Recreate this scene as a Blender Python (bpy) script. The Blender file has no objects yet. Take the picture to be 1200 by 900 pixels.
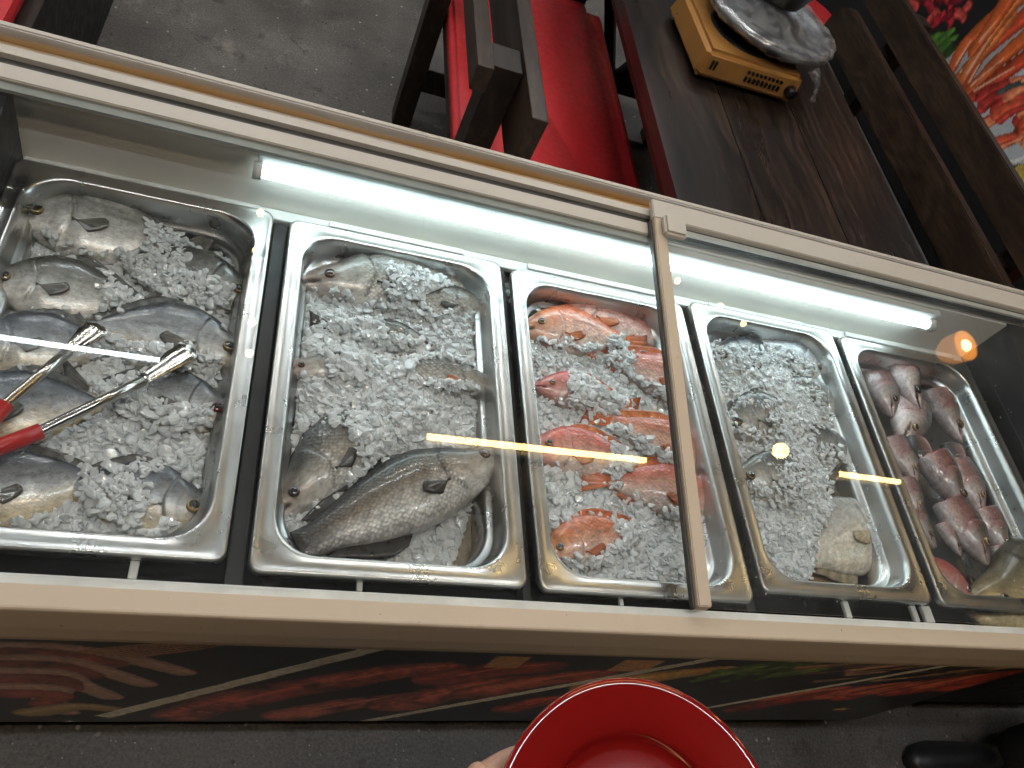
import bpy, bmesh, math, random
import numpy as np
from mathutils import Vector, Matrix, noise as mnoise

SC = bpy.context.scene
COL = SC.collection
R_ = math.radians
rng = np.random.default_rng(7)
random.seed(7)

# ---------------------------------------------------------------- camera
CAM = np.array([0.0, 0.0, 1.633])
FPX = 902.0
_c = np.array([600.0, 450.0])
_d1 = np.array([484.0 - 600, -908.0 - 450, FPX])
_d2 = np.array([3080.0 - 600, 838.0 - 450, FPX])
_X = _d2 / np.linalg.norm(_d2)
_Y = _d1 / np.linalg.norm(_d1)
_Y = _Y - _X * (_X @ _Y)
_Y /= np.linalg.norm(_Y)
ROT = np.array([_X, _Y, np.cross(_X, _Y)])          # photo axes -> world axes
cam_d = bpy.data.cameras.new('camera')
cam = bpy.data.objects.new('camera', cam_d)
COL.objects.link(cam)
cam_d.sensor_width = 36.0
cam_d.lens = FPX / 1200.0 * 36.0
cam_d.clip_start = 0.02
cam_d.clip_end = 400
_r, _u, _b = ROT @ [1, 0, 0], ROT @ [0, -1, 0], ROT @ [0, 0, -1]
cam.matrix_world = Matrix(((_r[0], _u[0], _b[0], CAM[0]), (_r[1], _u[1], _b[1], CAM[1]),
                           (_r[2], _u[2], _b[2], CAM[2]), (0, 0, 0, 1)))
SC.camera = cam

# ---------------------------------------------------------------- world, exposure
W = bpy.data.worlds.new('World')
SC.world = W
W.use_nodes = True
_n = W.node_tree.nodes
_sky = _n.new('ShaderNodeTexSky')
_sky.sky_type = 'NISHITA'
_sky.sun_disc = False
_sky.sun_elevation = R_(12)
_sky.sun_rotation = R_(200)
W.node_tree.links.new(_sky.outputs[0], _n['Background'].inputs[0])
_n['Background'].inputs[1].default_value = 0.05
SC.view_settings.view_transform = 'Standard'
SC.view_settings.look = 'None'
SC.view_settings.exposure = 0.25
SC.view_settings.gamma = 1.0
SC.cycles.use_denoising = True
SC.cycles.use_adaptive_sampling = True
SC.cycles.adaptive_threshold = 0.035
SC.cycles.caustics_reflective = False
SC.cycles.caustics_refractive = False
SC.cycles.sample_clamp_indirect = 4.0
SC.cycles.max_bounces = 8
SC.cycles.diffuse_bounces = 6
SC.cycles.transparent_max_bounces = 24

LED_STRENGTH = 9.5
TUBE_STRENGTH = 30.0
HALL_STRENGTH = 85.0

# ---------------------------------------------------------------- pixel helpers (a pixel is only a direction)
def ray(p):
    return ROT @ np.array([p[0] - _c[0], p[1] - _c[1], FPX])
def atz(p, z):
    r = ray(p); return CAM + r * ((z - CAM[2]) / r[2])
def aty(p, y):
    r = ray(p); return CAM + r * (y / r[1])
def atx(p, x):
    r = ray(p); return CAM + r * (x / r[0])

# ---------------------------------------------------------------- object helpers
def link(name, me, mat=None, parent=None, loc=None):
    o = bpy.data.objects.new(name, me)
    COL.objects.link(o)
    if mat is not None and me is not None and not me.materials:
        me.materials.append(mat)
    if parent is not None:
        o.parent = parent
    if loc is not None:
        o.location = loc
    return o
def tag(o, label=None, cat=None, group=None, kind=None):
    if label: o['label'] = label
    if cat: o['category'] = cat
    if group: o['group'] = group
    if kind: o['kind'] = kind
    return o
def empty(name, loc, label, cat, group=None, rz=0.0):
    o = bpy.data.objects.new(name, None)
    COL.objects.link(o)
    o.location = loc
    o.rotation_euler = (0, 0, rz)
    o.empty_display_size = 0.05
    return tag(o, label, cat, group)
def mesh(name, verts, faces, smooth=False):
    me = bpy.data.meshes.new(name)
    me.from_pydata([tuple(map(float, v)) for v in verts], [], [tuple(map(int, f)) for f in faces])
    if smooth:
        me.polygons.foreach_set('use_smooth', [True] * len(me.polygons))
    me.update()
    return me
def fixn(me):
    bm = bmesh.new(); bm.from_mesh(me)
    bmesh.ops.recalc_face_normals(bm, faces=bm.faces)
    bm.to_mesh(me); bm.free(); return me
def box_me(name, x0, x1, y0, y1, z0, z1, bev=0.0, seg=2, org=(0, 0, 0)):
    bm = bmesh.new()
    bmesh.ops.create_cube(bm, size=1.0)
    for v in bm.verts:
        v.co = Vector(((x0 + x1) / 2 + v.co.x * (x1 - x0) - org[0], (y0 + y1) / 2 + v.co.y * (y1 - y0) - org[1],
                       (z0 + z1) / 2 + v.co.z * (z1 - z0) - org[2]))
    if bev > 0:
        bmesh.ops.bevel(bm, geom=bm.edges[:], offset=bev, segments=seg, affect='EDGES', profile=0.6)
    me = bpy.data.meshes.new(name)
    bm.to_mesh(me); bm.free()
    return me
def box(name, b, mat, parent=None, bev=0.002, org=(0, 0, 0)):
    return link(name, box_me(name, *b, bev=bev, org=org), mat, parent)
def extrude_x(name, prof, x0, x1, mat, parent=None, closed=True, org=(0, 0, 0)):
    n = len(prof)
    v = [(x0 - org[0], p[0] - org[1], p[1] - org[2]) for p in prof] + [(x1 - org[0], p[0] - org[1], p[1] - org[2]) for p in prof]
    f = [(i, (i + 1) % n, n + (i + 1) % n, n + i) for i in range(n if closed else n - 1)]
    if closed:
        f += [tuple(range(n)), tuple(range(2 * n - 1, n - 1, -1))]
    return link(name, fixn(mesh(name, v, f)), mat, parent)
def lathe_me(name, prof, seg=48, smooth=True):
    v, f = [], []
    for r, z in prof:
        for k in range(seg):
            a = 2 * math.pi * k / seg
            v.append((r * math.cos(a), r * math.sin(a), z))
    n = len(prof)
    for i in range(n - 1):
        for k in range(seg):
            k2 = (k + 1) % seg
            f.append((i * seg + k, i * seg + k2, (i + 1) * seg + k2, (i + 1) * seg + k))
    f.append(tuple(range(seg))[::-1]); f.append(tuple(range((n - 1) * seg, n * seg)))
    return mesh(name, v, f, smooth)
def tube_me(name, pts, rad, seg=10, smooth=True):
    pts = [Vector(p) for p in pts]
    rad = rad if hasattr(rad, '__len__') else [rad] * len(pts)
    v, f = [], []
    up = Vector((0.13, 0.21, 0.97))
    for i, p in enumerate(pts):
        d = (pts[min(i + 1, len(pts) - 1)] - pts[max(i - 1, 0)]).normalized()
        a = d.cross(up)
        if a.length < 1e-3: a = d.cross(Vector((1, 0, 0)))
        a.normalize(); b = d.cross(a).normalized()
        for k in range(seg):
            t = 2 * math.pi * k / seg
            v.append(p + (a * math.cos(t) + b * math.sin(t)) * rad[i])
    for i in range(len(pts) - 1):
        for k in range(seg):
            k2 = (k + 1) % seg
            f.append((i * seg + k, i * seg + k2, (i + 1) * seg + k2, (i + 1) * seg + k))
    f.append(tuple(range(seg))[::-1]); f.append(tuple(range((len(pts) - 1) * seg, len(pts) * seg)))
    return fixn(mesh(name, v, f, smooth))
def set_color(me, cols, name='paint'):
    at = me.color_attributes.new(name, 'FLOAT_COLOR', 'POINT')
    c = np.ones((len(me.vertices), 4), dtype=np.float32)
    c[:, :3] = cols
    at.data.foreach_set('color', c.ravel())
def sstep(a, b, x):
    t = np.clip((np.asarray(x, float) - a) / (b - a), 0, 1)
    return t * t * (3 - 2 * t)

# ---------------------------------------------------------------- materials
class NT:
    def __init__(s, name):
        s.m = bpy.data.materials.new(name); s.m.use_nodes = True
        s.t = s.m.node_tree; s.N = s.t.nodes; s.L = s.t.links
        s.b = s.N.get('Principled BSDF'); s.out = s.N.get('Material Output')
    def n(s, k, **kw):
        x = s.N.new('ShaderNode' + k)
        for a, v in kw.items():
            if a in x.inputs: x.inputs[a].default_value = v
            else: setattr(x, a, v)
        return x
    def l(s, a, b): s.L.new(a, b)
    def coord(s, kind='Object'):
        return s.n('TexCoord').outputs[kind]
    def noise(s, scale, detail=4.0, rough=0.6, vec=None, stretch=None):
        x = s.n('TexNoise'); x.inputs['Scale'].default_value = scale
        x.inputs['Detail'].default_value = detail; x.inputs['Roughness'].default_value = rough
        v = vec if vec is not None else s.coord()
        if stretch:
            mp = s.n('Mapping'); mp.inputs['Scale'].default_value = stretch
            s.l(v, mp.inputs[0]); v = mp.outputs[0]
        s.l(v, x.inputs['Vector']); return x.outputs['Fac']
    def ramp(s, fac, stops):
        r = s.n('ValToRGB'); e = r.color_ramp.elements
        while len(e) < len(stops): e.new(0.5)
        for q, (p, c) in zip(e, stops):
            q.position = p; q.color = (*c, 1) if len(c) == 3 else c
        s.l(fac, r.inputs[0]); return r.outputs[0]
    def mix(s, fac, a, b, mode='MIX'):
        x = s.n('Mix', data_type='RGBA', blend_type=mode)
        for sock, v in ((x.inputs[0], fac), (x.inputs[6], a), (x.inputs[7], b)):
            if hasattr(v, 'is_output'): s.l(v, sock)
            else: sock.default_value = v if isinstance(v, float) else (*v, 1)
        return x.outputs[2]
    def bump(s, h, strength, dist, prev=None):
        x = s.n('Bump'); x.inputs['Strength'].default_value = strength; x.inputs['Distance'].default_value = dist
        s.l(h, x.inputs['Height'])
        if prev is not None: s.l(prev, x.inputs['Normal'])
        return x.outputs[0]
    def math(s, op, a, b=None, clamp=False):
        x = s.n('Math', operation=op, use_clamp=clamp)
        for k, v in ((0, a), (1, b)):
            if v is None: continue
            if hasattr(v, 'is_output'): s.l(v, x.inputs[k])
            else: x.inputs[k].default_value = v
        return x.outputs[0]
    def set(s, **kw):
        for k, v in kw.items():
            i = s.b.inputs[k.replace('_', ' ')]
            if hasattr(v, 'is_output'): s.l(v, i)
            else: i.default_value = (*v, 1) if isinstance(v, tuple) and len(v) == 3 else v
        return s.m

def m_plain(name, col, rough=0.5, var=0.15, scale=30, metal=0.0, bump=0.0, coat=0.0):
    t = NT(name)
    f = t.noise(scale)
    c = t.ramp(f, [(0.3, tuple(x * (1 - var) for x in col)), (0.7, tuple(min(1, x * (1 + var * 0.6)) for x in col))])
    rr = t.ramp(t.noise(scale * 1.7), [(0.3, (rough * 0.8,) * 3), (0.7, (min(1, rough * 1.2),) * 3)])
    t.set(Base_Color=c, Roughness=rr, Metallic=metal, Coat_Weight=coat)
    if bump: t.set(Normal=t.bump(f, bump, 0.002))
    return t.m

def m_emit(name, col, strength):
    t = NT(name)
    t.set(Base_Color=(0.8, 0.8, 0.8), Emission_Color=col, Emission_Strength=strength)
    return t.m

def m_alu(name='white_profile', base=(0.53, 0.485, 0.425)):
    t = NT(name)
    c = t.mix(t.ramp(t.noise(9, 6), [(0.55, (0, 0, 0)), (0.75, (0.35, 0.35, 0.35))]), base, (0.40, 0.32, 0.23))
    c = t.mix(t.ramp(t.noise(140, 3), [(0.70, (0, 0, 0)), (0.74, (0.7, 0.7, 0.7))]), c, (0.2, 0.15, 0.1))
    t.set(Base_Color=c, Roughness=0.38, Normal=t.bump(t.noise(60, 2), 0.04, 0.001))
    return t.m
def m_track():
    t = NT('stained_track')
    f = t.noise(4, 6, stretch=(1, 14, 14))
    c = t.ramp(f, [(0.35, (0.55, 0.52, 0.48)), (0.5, (0.50, 0.42, 0.31)), (0.62, (0.52, 0.33, 0.14)), (0.75, (0.5, 0.42, 0.33))])
    t.set(Base_Color=c, Roughness=0.45); return t.m
def m_stain():
    t = NT('rust_stained_wall')
    sx = t.n('SeparateXYZ'); t.l(t.coord(), sx.inputs[0])
    h = t.math('SUBTRACT', sx.outputs[2], 0.9028)
    h = t.math('MULTIPLY', h, 48.0)
    h = t.math('ADD', h, t.math('MULTIPLY', t.math('SUBTRACT', t.noise(5, 5, stretch=(1, 1, 6)), 0.5), 0.9))
    c = t.ramp(h, [(0.0, (0.42, 0.22, 0.07)), (0.35, (0.50, 0.32, 0.15)), (0.62, (0.42, 0.38, 0.34)), (1.0, (0.50, 0.48, 0.46))])
    t.set(Base_Color=c, Roughness=0.5); return t.m
def m_steel():
    t = NT('pan_steel')
    f = t.noise(14, 5, stretch=(1, 1, 1)); g = t.noise(240, 2, stretch=(1, 0.12, 1))
    c = t.ramp(f, [(0.3, (0.50, 0.50, 0.49)), (0.7, (0.62, 0.62, 0.61))])
    r = t.ramp(t.noise(20, 3), [(0.3, (0.25,) * 3), (0.75, (0.36,) * 3)])
    t.set(Base_Color=c, Metallic=1.0, Roughness=r, Normal=t.bump(g, 0.03, 0.0004, t.bump(f, 0.02, 0.003)))
    return t.m
def m_glass(name, haze, scratch):
    t = NT(name); t.N.remove(t.b)
    tr = t.n('BsdfTransparent'); tr.inputs[0].default_value = (0.982, 0.990, 0.988, 1)
    gl = t.n('BsdfGlossy'); gl.inputs['Roughness'].default_value = 0.0
    gl.inputs['Color'].default_value = (1, 1, 1, 1)
    lw = t.n('LayerWeight'); lw.inputs['Blend'].default_value = 0.5
    f5 = t.math('POWER', lw.outputs['Facing'], 5.0)
    fr = t.math('ADD', t.math('MULTIPLY', f5, 0.92), 0.035)
    m1 = t.n('MixShader'); t.l(fr, m1.inputs[0]); t.l(tr.outputs[0], m1.inputs[1]); t.l(gl.outputs[0], m1.inputs[2])
    # dried film, smears and fine scratches on the pane
    df = t.n('BsdfDiffuse'); df.inputs[0].default_value = (0.85, 0.88, 0.88, 1)
    tl = t.n('BsdfTranslucent'); tl.inputs[0].default_value = (0.85, 0.88, 0.88, 1)
    ad = t.n('MixShader'); ad.inputs[0].default_value = 0.5; t.l(df.outputs[0], ad.inputs[1]); t.l(tl.outputs[0], ad.inputs[2])
    film = t.ramp(t.noise(5, 3, 0.65), [(0.35, (haze * 0.25,) * 3), (0.75, (haze,) * 3)])
    fac = film
    co = t.coord()
    for k, (ang, sx, sy) in enumerate(((0.5, 90, 2.2), (-0.7, 75, 3.0)) if scratch > .1 else ((0.5, 90, 2.2),)):
        mp = t.n('Mapping'); mp.inputs['Rotation'].default_value = (0, 0, ang); mp.inputs['Scale'].default_value = (sx, sy, 1)
        t.l(co, mp.inputs[0])
        v = t.n('TexVoronoi'); v.feature = 'F1'; v.inputs['Scale'].default_value = 1.0; v.inputs['Randomness'].default_value = 1.0
        t.l(mp.outputs[0], v.inputs['Vector'])
        ln = t.ramp(v.outputs['Distance'], [(0.02, (scratch,) * 3), (0.09, (0, 0, 0))])
        msk = t.ramp(t.noise(3.5 + k, 2), [(0.48, (0, 0, 0)), (0.62, (1, 1, 1))])
        fac = t.math('ADD', fac, t.math('MULTIPLY', ln, msk))
    sp = t.n('TexVoronoi'); sp.inputs['Scale'].default_value = 55; t.l(co, sp.inputs['Vector'])
    dots = t.ramp(sp.outputs['Distance'], [(0.05, (scratch * 2.2,) * 3), (0.1, (0, 0, 0))])
    dm = t.ramp(t.noise(6, 2), [(0.55, (0, 0, 0)), (0.6, (1, 1, 1))])
    fac = t.math('ADD', fac, t.math('MULTIPLY', dots, dm), True)
    m2 = t.n('MixShader'); t.l(fac, m2.inputs[0]); t.l(m1.outputs[0], m2.inputs[1]); t.l(ad.outputs[0], m2.inputs[2])
    t.l(m2.outputs[0], t.out.inputs[0]); return t.m
def m_film():
    t = NT('cling_film'); t.N.remove(t.b)
    tr = t.n('BsdfTransparent'); tr.inputs[0].default_value = (0.93, 0.94, 0.95, 1)
    gl = t.n('BsdfGlossy'); gl.inputs['Roughness'].default_value = 0.12
    w = t.noise(26, 4, 0.6)
    b = t.bump(w, 0.6, 0.006); t.l(b, gl.inputs['Normal'])
    df = t.n('BsdfDiffuse'); df.inputs[0].default_value = (0.8, 0.82, 0.84, 1)
    m0 = t.n('MixShader'); m0.inputs[0].default_value = 0.4; t.l(gl.outputs[0], m0.inputs[1]); t.l(df.outputs[0], m0.inputs[2])
    m1 = t.n('MixShader'); t.l(t.ramp(w, [(0.4, (0.1,) * 3), (0.62, (0.5,) * 3)]), m1.inputs[0])
    t.l(tr.outputs[0], m1.inputs[1]); t.l(m0.outputs[0], m1.inputs[2]); t.l(m1.outputs[0], t.out.inputs[0]); return t.m
def m_wood(name, dark, mid, light, stretch, rough=0.35, spec=0.35):
    t = NT(name)
    v = t.coord()
    oi = t.n('ObjectInfo')
    ad = t.n('VectorMath', operation='MULTIPLY_ADD'); t.l(v, ad.inputs[0]); ad.inputs[1].default_value = (1, 1, 1)
    cx = t.n('CombineXYZ'); t.l(t.math('MULTIPLY', oi.outputs['Random'], 37.0), cx.inputs[0]); t.l(t.math('MULTIPLY', oi.outputs['Random'], 11.0), cx.inputs[1])
    t.l(cx.outputs[0], ad.inputs[2]); v = ad.outputs[0]
    warp = t.n('TexNoise'); warp.inputs['Scale'].default_value = 3.0; warp.inputs['Detail'].default_value = 2; t.l(v, warp.inputs['Vector'])
    vv = t.mix(0.10, v, warp.outputs['Color'])
    g = t.noise(16, 7, 0.68, vec=vv, stretch=stretch)
    fine = t.noise(120, 3, 0.6, vec=v, stretch=stretch)
    wv = t.n('TexWave', wave_type='BANDS', bands_direction='X'); wv.inputs['Scale'].default_value = 9; wv.inputs['Distortion'].default_value = 22
    wv.inputs['Detail'].default_value = 3; wv.inputs['Detail Scale'].default_value = 0.8
    mp = t.n('Mapping'); mp.inputs['Scale'].default_value = stretch; t.l(vv, mp.inputs[0]); t.l(mp.outputs[0], wv.inputs['Vector'])
    f = t.math('ADD', t.math('MULTIPLY', g, 0.86), t.math('MULTIPLY', wv.outputs['Fac'], 0.14))
    c = t.ramp(f, [(0.30, dark), (0.52, mid), (0.75, light)])
    c = t.mix(t.ramp(fine, [(0.35, (0.6,) * 3), (0.6, (0, 0, 0))]), c, dark)
    r = t.ramp(t.noise(6, 5, vec=v, stretch=stretch), [(0.3, (rough * 0.85,) * 3), (0.7, (rough * 1.25,) * 3)])
    t.set(Base_Color=c, Roughness=r, Normal=t.bump(fine, 0.2, 0.0008, t.bump(g, 0.12, 0.002)), Specular_IOR_Level=spec)
    return t.m
def m_floor():
    t = NT('grimy_concrete')
    a = t.noise(1.6, 8, 0.68); b = t.noise(11, 7, 0.72); d = t.noise(150, 3, 0.7)
    c = t.ramp(a, [(0.32, (0.060, 0.055, 0.051)), (0.52, (0.120, 0.110, 0.103)), (0.7, (0.21, 0.195, 0.18))])
    c = t.mix(1.0, c, t.ramp(d, [(0.3, (0.6,) * 3), (0.7, (1.45,) * 3)]), 'MULTIPLY')
    c = t.mix(t.ramp(b, [(0.30, (0.9,) * 3), (0.44, (0, 0, 0))]), c, (0.030, 0.024, 0.021))
    c = t.mix(t.ramp(t.noise(4, 7, 0.75), [(0.58, (0, 0, 0)), (0.70, (0.8,) * 3)]), c, (0.33, 0.29, 0.25))
    vo = t.n('TexVoronoi'); vo.inputs['Scale'].default_value = 26; t.l(t.coord(), vo.inputs['Vector'])
    c = t.mix(t.ramp(vo.outputs['Distance'], [(0.07, (0.9,) * 3), (0.13, (0, 0, 0))]), c, t.ramp(vo.outputs['Color'], [(0.4, (0.03, 0.025, 0.02)), (0.6, (0.5, 0.47, 0.44))]))
    vo = t.n('TexVoronoi'); vo.inputs['Scale'].default_value = 75; t.l(t.coord(), vo.inputs['Vector'])
    c = t.mix(t.ramp(vo.outputs['Distance'], [(0.07, (0.8,) * 3), (0.14, (0, 0, 0))]), c, t.ramp(vo.outputs['Color'], [(0.35, (0.04, 0.03, 0.025)), (0.6, (0.42, 0.40, 0.38))]))
    r = t.ramp(a, [(0.35, (0.38,) * 3), (0.65, (0.75,) * 3)])
    t.set(Base_Color=c, Roughness=r, Normal=t.bump(b, 0.35, 0.006, t.bump(d, 0.4, 0.003)))
    return t.m
def m_paint(name, rough=0.35, var=0.2, scale=60, metal=0.0, coat=0.0, attr='paint'):
    t = NT(name)
    a = t.n('VertexColor'); a.layer_name = attr
    f = t.noise(scale, 5, 0.65)
    k = t.ramp(f, [(0.3, (1 - var,) * 3), (0.7, (1 + var,) * 3)])
    c = t.mix(1.0, a.outputs[0], k, 'MULTIPLY')
    t.set(Base_Color=c, Roughness=rough, Metallic=metal, Coat_Weight=coat, Coat_Roughness=0.1)
    return t.m
def m_fish(name, scale_size, scale_bump, rough=0.3, metal=0.0, coat=0.5, dark_edge=0.25, sss=0.0):
    t = NT(name)
    a = t.n('VertexColor'); a.layer_name = 'paint'
    uv = t.coord('UV')
    mp0 = t.n('Mapping'); mp0.inputs['Scale'].default_value = (1, 1.3, 1); t.l(uv, mp0.inputs[0])
    mp = t.n('Mapping'); mp.inputs['Rotation'].default_value = (0, 0, R_(45)); mp.inputs['Scale'].default_value = (1 / scale_size,) * 3; t.l(mp0.outputs[0], mp.inputs[0])
    vo = t.n('TexVoronoi'); vo.inputs['Scale'].default_value = 1.0; vo.inputs['Randomness'].default_value = 0.5
    t.l(mp.outputs[0], vo.inputs['Vector'])
    blot = t.noise(38, 5, 0.7); fine = t.noise(260, 3)
    k = t.ramp(blot, [(0.28, (0.66,) * 3), (0.72, (1.25,) * 3)])
    c = t.mix(1.0, a.outputs[0], k, 'MULTIPLY')
    c = t.mix(1.0, c, t.ramp(t.noise(190, 3, 0.7, vec=uv, stretch=(.45, 1, 1)), [(0.3, (0.68,) * 3), (0.7, (1.22,) * 3)]), 'MULTIPLY')
    e = t.ramp(vo.outputs['Distance'], [(0.30, (1, 1, 1)), (0.62, (1 - dark_edge,) * 3)])
    al = a.outputs[1]                                  # alpha of the paint: where scales show
    c = t.mix(al, c, t.mix(1.0, c, e, 'MULTIPLY'))
    r = t.ramp(t.noise(90, 4), [(0.3, (rough * 0.7,) * 3), (0.7, (rough * 1.5,) * 3)])
    hb = t.math('MULTIPLY', vo.outputs['Distance'], al)
    t.set(Base_Color=c, Roughness=r, Metallic=metal, Coat_Weight=coat, Coat_Roughness=0.12,
          Normal=t.bump(fine, 0.12, 0.0008, t.bump(hb, scale_bump, 0.002, t.bump(blot, 0.2, 0.002))))
    return t.m
def m_ice():
    t = NT('ice'); t.N.remove(t.b)
    f = t.noise(55, 3)
    col = t.ramp(f, [(0.3, (0.90, 0.93, 0.94)), (0.7, (0.97, 0.98, 0.985))])
    df = t.n('BsdfDiffuse'); tl = t.n('BsdfTranslucent'); tr = t.n('BsdfTransparent'); gl = t.n('BsdfGlossy')
    gl.inputs['Roughness'].default_value = 0.06
    t.l(col, df.inputs[0]); t.l(col, tl.inputs[0]); tr.inputs[0].default_value = (0.93, 0.96, 0.97, 1)
    nb = t.bump(f, 0.3, 0.003)
    t.l(nb, gl.inputs['Normal'])
    m1 = t.n('MixShader'); m1.inputs[0].default_value = 0.30; t.l(df.outputs[0], m1.inputs[1]); t.l(tl.outputs[0], m1.inputs[2])
    m2 = t.n('MixShader'); m2.inputs[0].default_value = 0.12; t.l(m1.outputs[0], m2.inputs[1]); t.l(tr.outputs[0], m2.inputs[2])
    lw = t.n('LayerWeight'); lw.inputs['Blend'].default_value = 0.5
    fr = t.math('ADD', t.math('MULTIPLY', t.math('POWER', lw.outputs['Facing'], 4.0), 0.45), 0.06)
    m3 = t.n('MixShader'); t.l(fr, m3.inputs[0]); t.l(m2.outputs[0], m3.inputs[1]); t.l(gl.outputs[0], m3.inputs[2])
    t.l(m3.outputs[0], t.out.inputs[0]); return t.m
def m_slush(name, c0, c1):
    t = NT(name)
    f = t.noise(60, 6, 0.7)
    t.set(Base_Color=t.ramp(f, [(0.3, c0), (0.7, c1)]), Roughness=0.25,
          Normal=t.bump(t.noise(130, 5), 0.7, 0.006))
    return t.m

M = dict(
    white=m_alu(), rim=m_alu('tan_rim', (0.56, 0.455, 0.345)), track=m_track(), stain=m_stain(), steel=m_steel(),
    wall=m_plain('inner_panel', (0.80, 0.75, 0.67), 0.35, 0.1, 7),
    ledge=m_plain('white_liner', (0.66, 0.66, 0.63), 0.35, 0.15, 20),
    black=m_plain('black_plastic', (0.005, 0.0055, 0.006), 0.5, 0.3, 20),
    seal=m_plain('grey_seal', (0.30, 0.31, 0.28), 0.4, 0.2, 12),
    rubber=m_plain('dark_gasket', (0.05, 0.046, 0.042), 0.5, 0.3, 20),
    glassL=m_glass('lid_glass_clear', 0.016, 0.05), glassR=m_glass('lid_glass_scratched', 0.05, 0.26),
    floor=m_floor(),
    woodT=m_wood('table_wood', (0.007, 0.005, 0.005), (0.024, 0.016, 0.013), (0.085, 0.048, 0.032), (1, 0.10, 1), 0.30, 0.55),
    woodB=m_wood('bench_wood', (0.007, 0.005, 0.004), (0.022, 0.014, 0.010), (0.06, 0.038, 0.026), (1, 0.10, 1), 0.42),
    woodP=m_wood('back_plank_wood', (0.014, 0.009, 0.007), (0.045, 0.028, 0.019), (0.095, 0.060, 0.040), (1, 0.12, 1), 0.38),
    red=m_plain('red_upholstery', (0.60, 0.026, 0.032), 0.55, 0.12, 45, bump=0.15),
    plate=m_plain('red_melamine', (0.20, 0.007, 0.006), 0.07, 0.05, 10, coat=0.5),
    gold=m_plain('gold_enamel', (0.45, 0.215, 0.06), 0.34, 0.12, 18, metal=0.3),
    dark=m_plain('dark_metal', (0.02, 0.02, 0.021), 0.35, 0.3, 30, metal=0.4),
    panm=m_plain('pan_grey', (0.20, 0.20, 0.215), 0.35, 0.3, 22, metal=0.6),
    film=m_film(),
    copper=m_plain('copper_lining', (0.55, 0.30, 0.16), 0.3, 0.15, 20, metal=0.6),
    sleeve=m_plain('red_rubber_sleeve', (0.45, 0.016, 0.016), 0.35, 0.1, 30),
    chrome=m_plain('tong_steel', (0.55, 0.52, 0.48), 0.18, 0.1, 40, metal=1.0),
    ice=m_ice(),
    slush=m_slush('slush', (0.80, 0.83, 0.84), (0.92, 0.94, 0.95)),
    slushb=m_slush('brown_slush', (0.20, 0.15, 0.10), (0.42, 0.36, 0.28)),
    pomfret=m_fish('pomfret_skin', 0.0035, 0.15, 0.28, 0.12, 0.6, 0.12),
    bass=m_fish('barramundi_skin', 0.0055, 0.6, 0.34, 0.10, 0.5, 0.38),
    tilapia=m_fish('red_tilapia_skin', 0.0062, 0.5, 0.30, 0.0, 0.6, 0.18),
    head=m_fish('cut_head_skin', 0.006, 0.3, 0.35, 0.05, 0.5, 0.25),
    print=m_paint('printed_vinyl', 0.3, 0.35, 90),
    banner=m_paint('printed_banner', 0.38, 0.18, 120),
    skin=m_plain('skin', (0.50, 0.28, 0.19), 0.45, 0.12, 60, bump=0.2),
    cloth=m_plain('black_cloth', (0.010, 0.011, 0.013), 0.85, 0.3, 90, bump=0.4),
    hair=m_plain('dark_hair', (0.012, 0.009, 0.008), 0.5, 0.3, 90),
    shoe=m_plain('black_shoe', (0.014, 0.014, 0.016), 0.45, 0.3, 60),
    roof=m_plain('roof_sheet', (0.045, 0.044, 0.043), 0.6, 0.25, 3),
    led=m_emit('led_glow', (0.72, 0.93, 1.0), LED_STRENGTH),
    warmtube=m_emit('warm_tube_glow', (1.0, 0.66, 0.24), TUBE_STRENGTH),
    aisle=m_emit('aisle_warm_glow', (1.0, 0.78, 0.56), HALL_STRENGTH * 0.9),
    fillwarm=m_emit('fill_warm_glow', (1.0, 0.95, 0.88), HALL_STRENGTH),
    hallcool=m_emit('hall_cool_glow', (0.90, 0.96, 1.0), HALL_STRENGTH),
    cooltube=m_emit('cool_tube_glow', (0.86, 0.97, 1.0), TUBE_STRENGTH),
    bulb=m_emit('bulb_glow', (1.0, 0.62, 0.22), 30.0),
    fairy=m_emit('fairy_bulb_glow', (1.0, 0.72, 0.3), 25.0),
    orange=m_emit('lit_orange_shade', (1.0, 0.33, 0.03), 1.8),  # shade's own emission stands in for bulb light passing through it
)

# ================================================================ SETTING
fl = mesh('floor', [(-45, -45, 0), (45, -45, 0), (45, 45, 0), (-45, 45, 0)], [(0, 1, 2, 3)])
tag(link('floor', fl, M['floor']), 'grimy grey concrete floor with pale specks and stains', None, None, 'structure')
CEIL = 3.30
tag(box('ceiling', (-30, 30, -30, 30, CEIL, CEIL + 0.06), M['roof'], bev=0), 'dark sheet roof over the eating hall', None, None, 'structure')

# ================================================================ DISPLAY FREEZER
XL, XR = -0.38, 1.50            # outer ends
IL, IR = -0.300, 1.392          # inner ends
TL = math.tan(R_(8.9))
def glass_z(y, off=0.0): return 0.82 + (y - 0.283) * TL + off
FZ = empty('display_freezer', (0.56, 0.6, 0), 'long white chest freezer display with sliding glass lids and printed front', 'freezer')
FO = (0.56, 0.6, 0)
def fbox(name, b, mat, bev=0.002, parent=None):
    return box(name, b, mat, parent or FZ, bev, FO)
# near rim: flat top, rounded nose, curved lip tucked under
prof = [(0.2735, 0.822), (0.2535, 0.822), (0.2515, 0.8214), (0.2500, 0.8198), (0.2495, 0.8175), (0.2470, 0.775), (0.2465, 0.745),
        (0.2480, 0.730), (0.2520, 0.716), (0.2590, 0.706), (0.2690, 0.700), (0.2805, 0.699), (0.2905, 0.699), (0.2905, 0.790), (0.2735, 0.790)]
extrude_x('front_rim', prof, XL, XR, M['rim'], FZ, org=FO)
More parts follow.
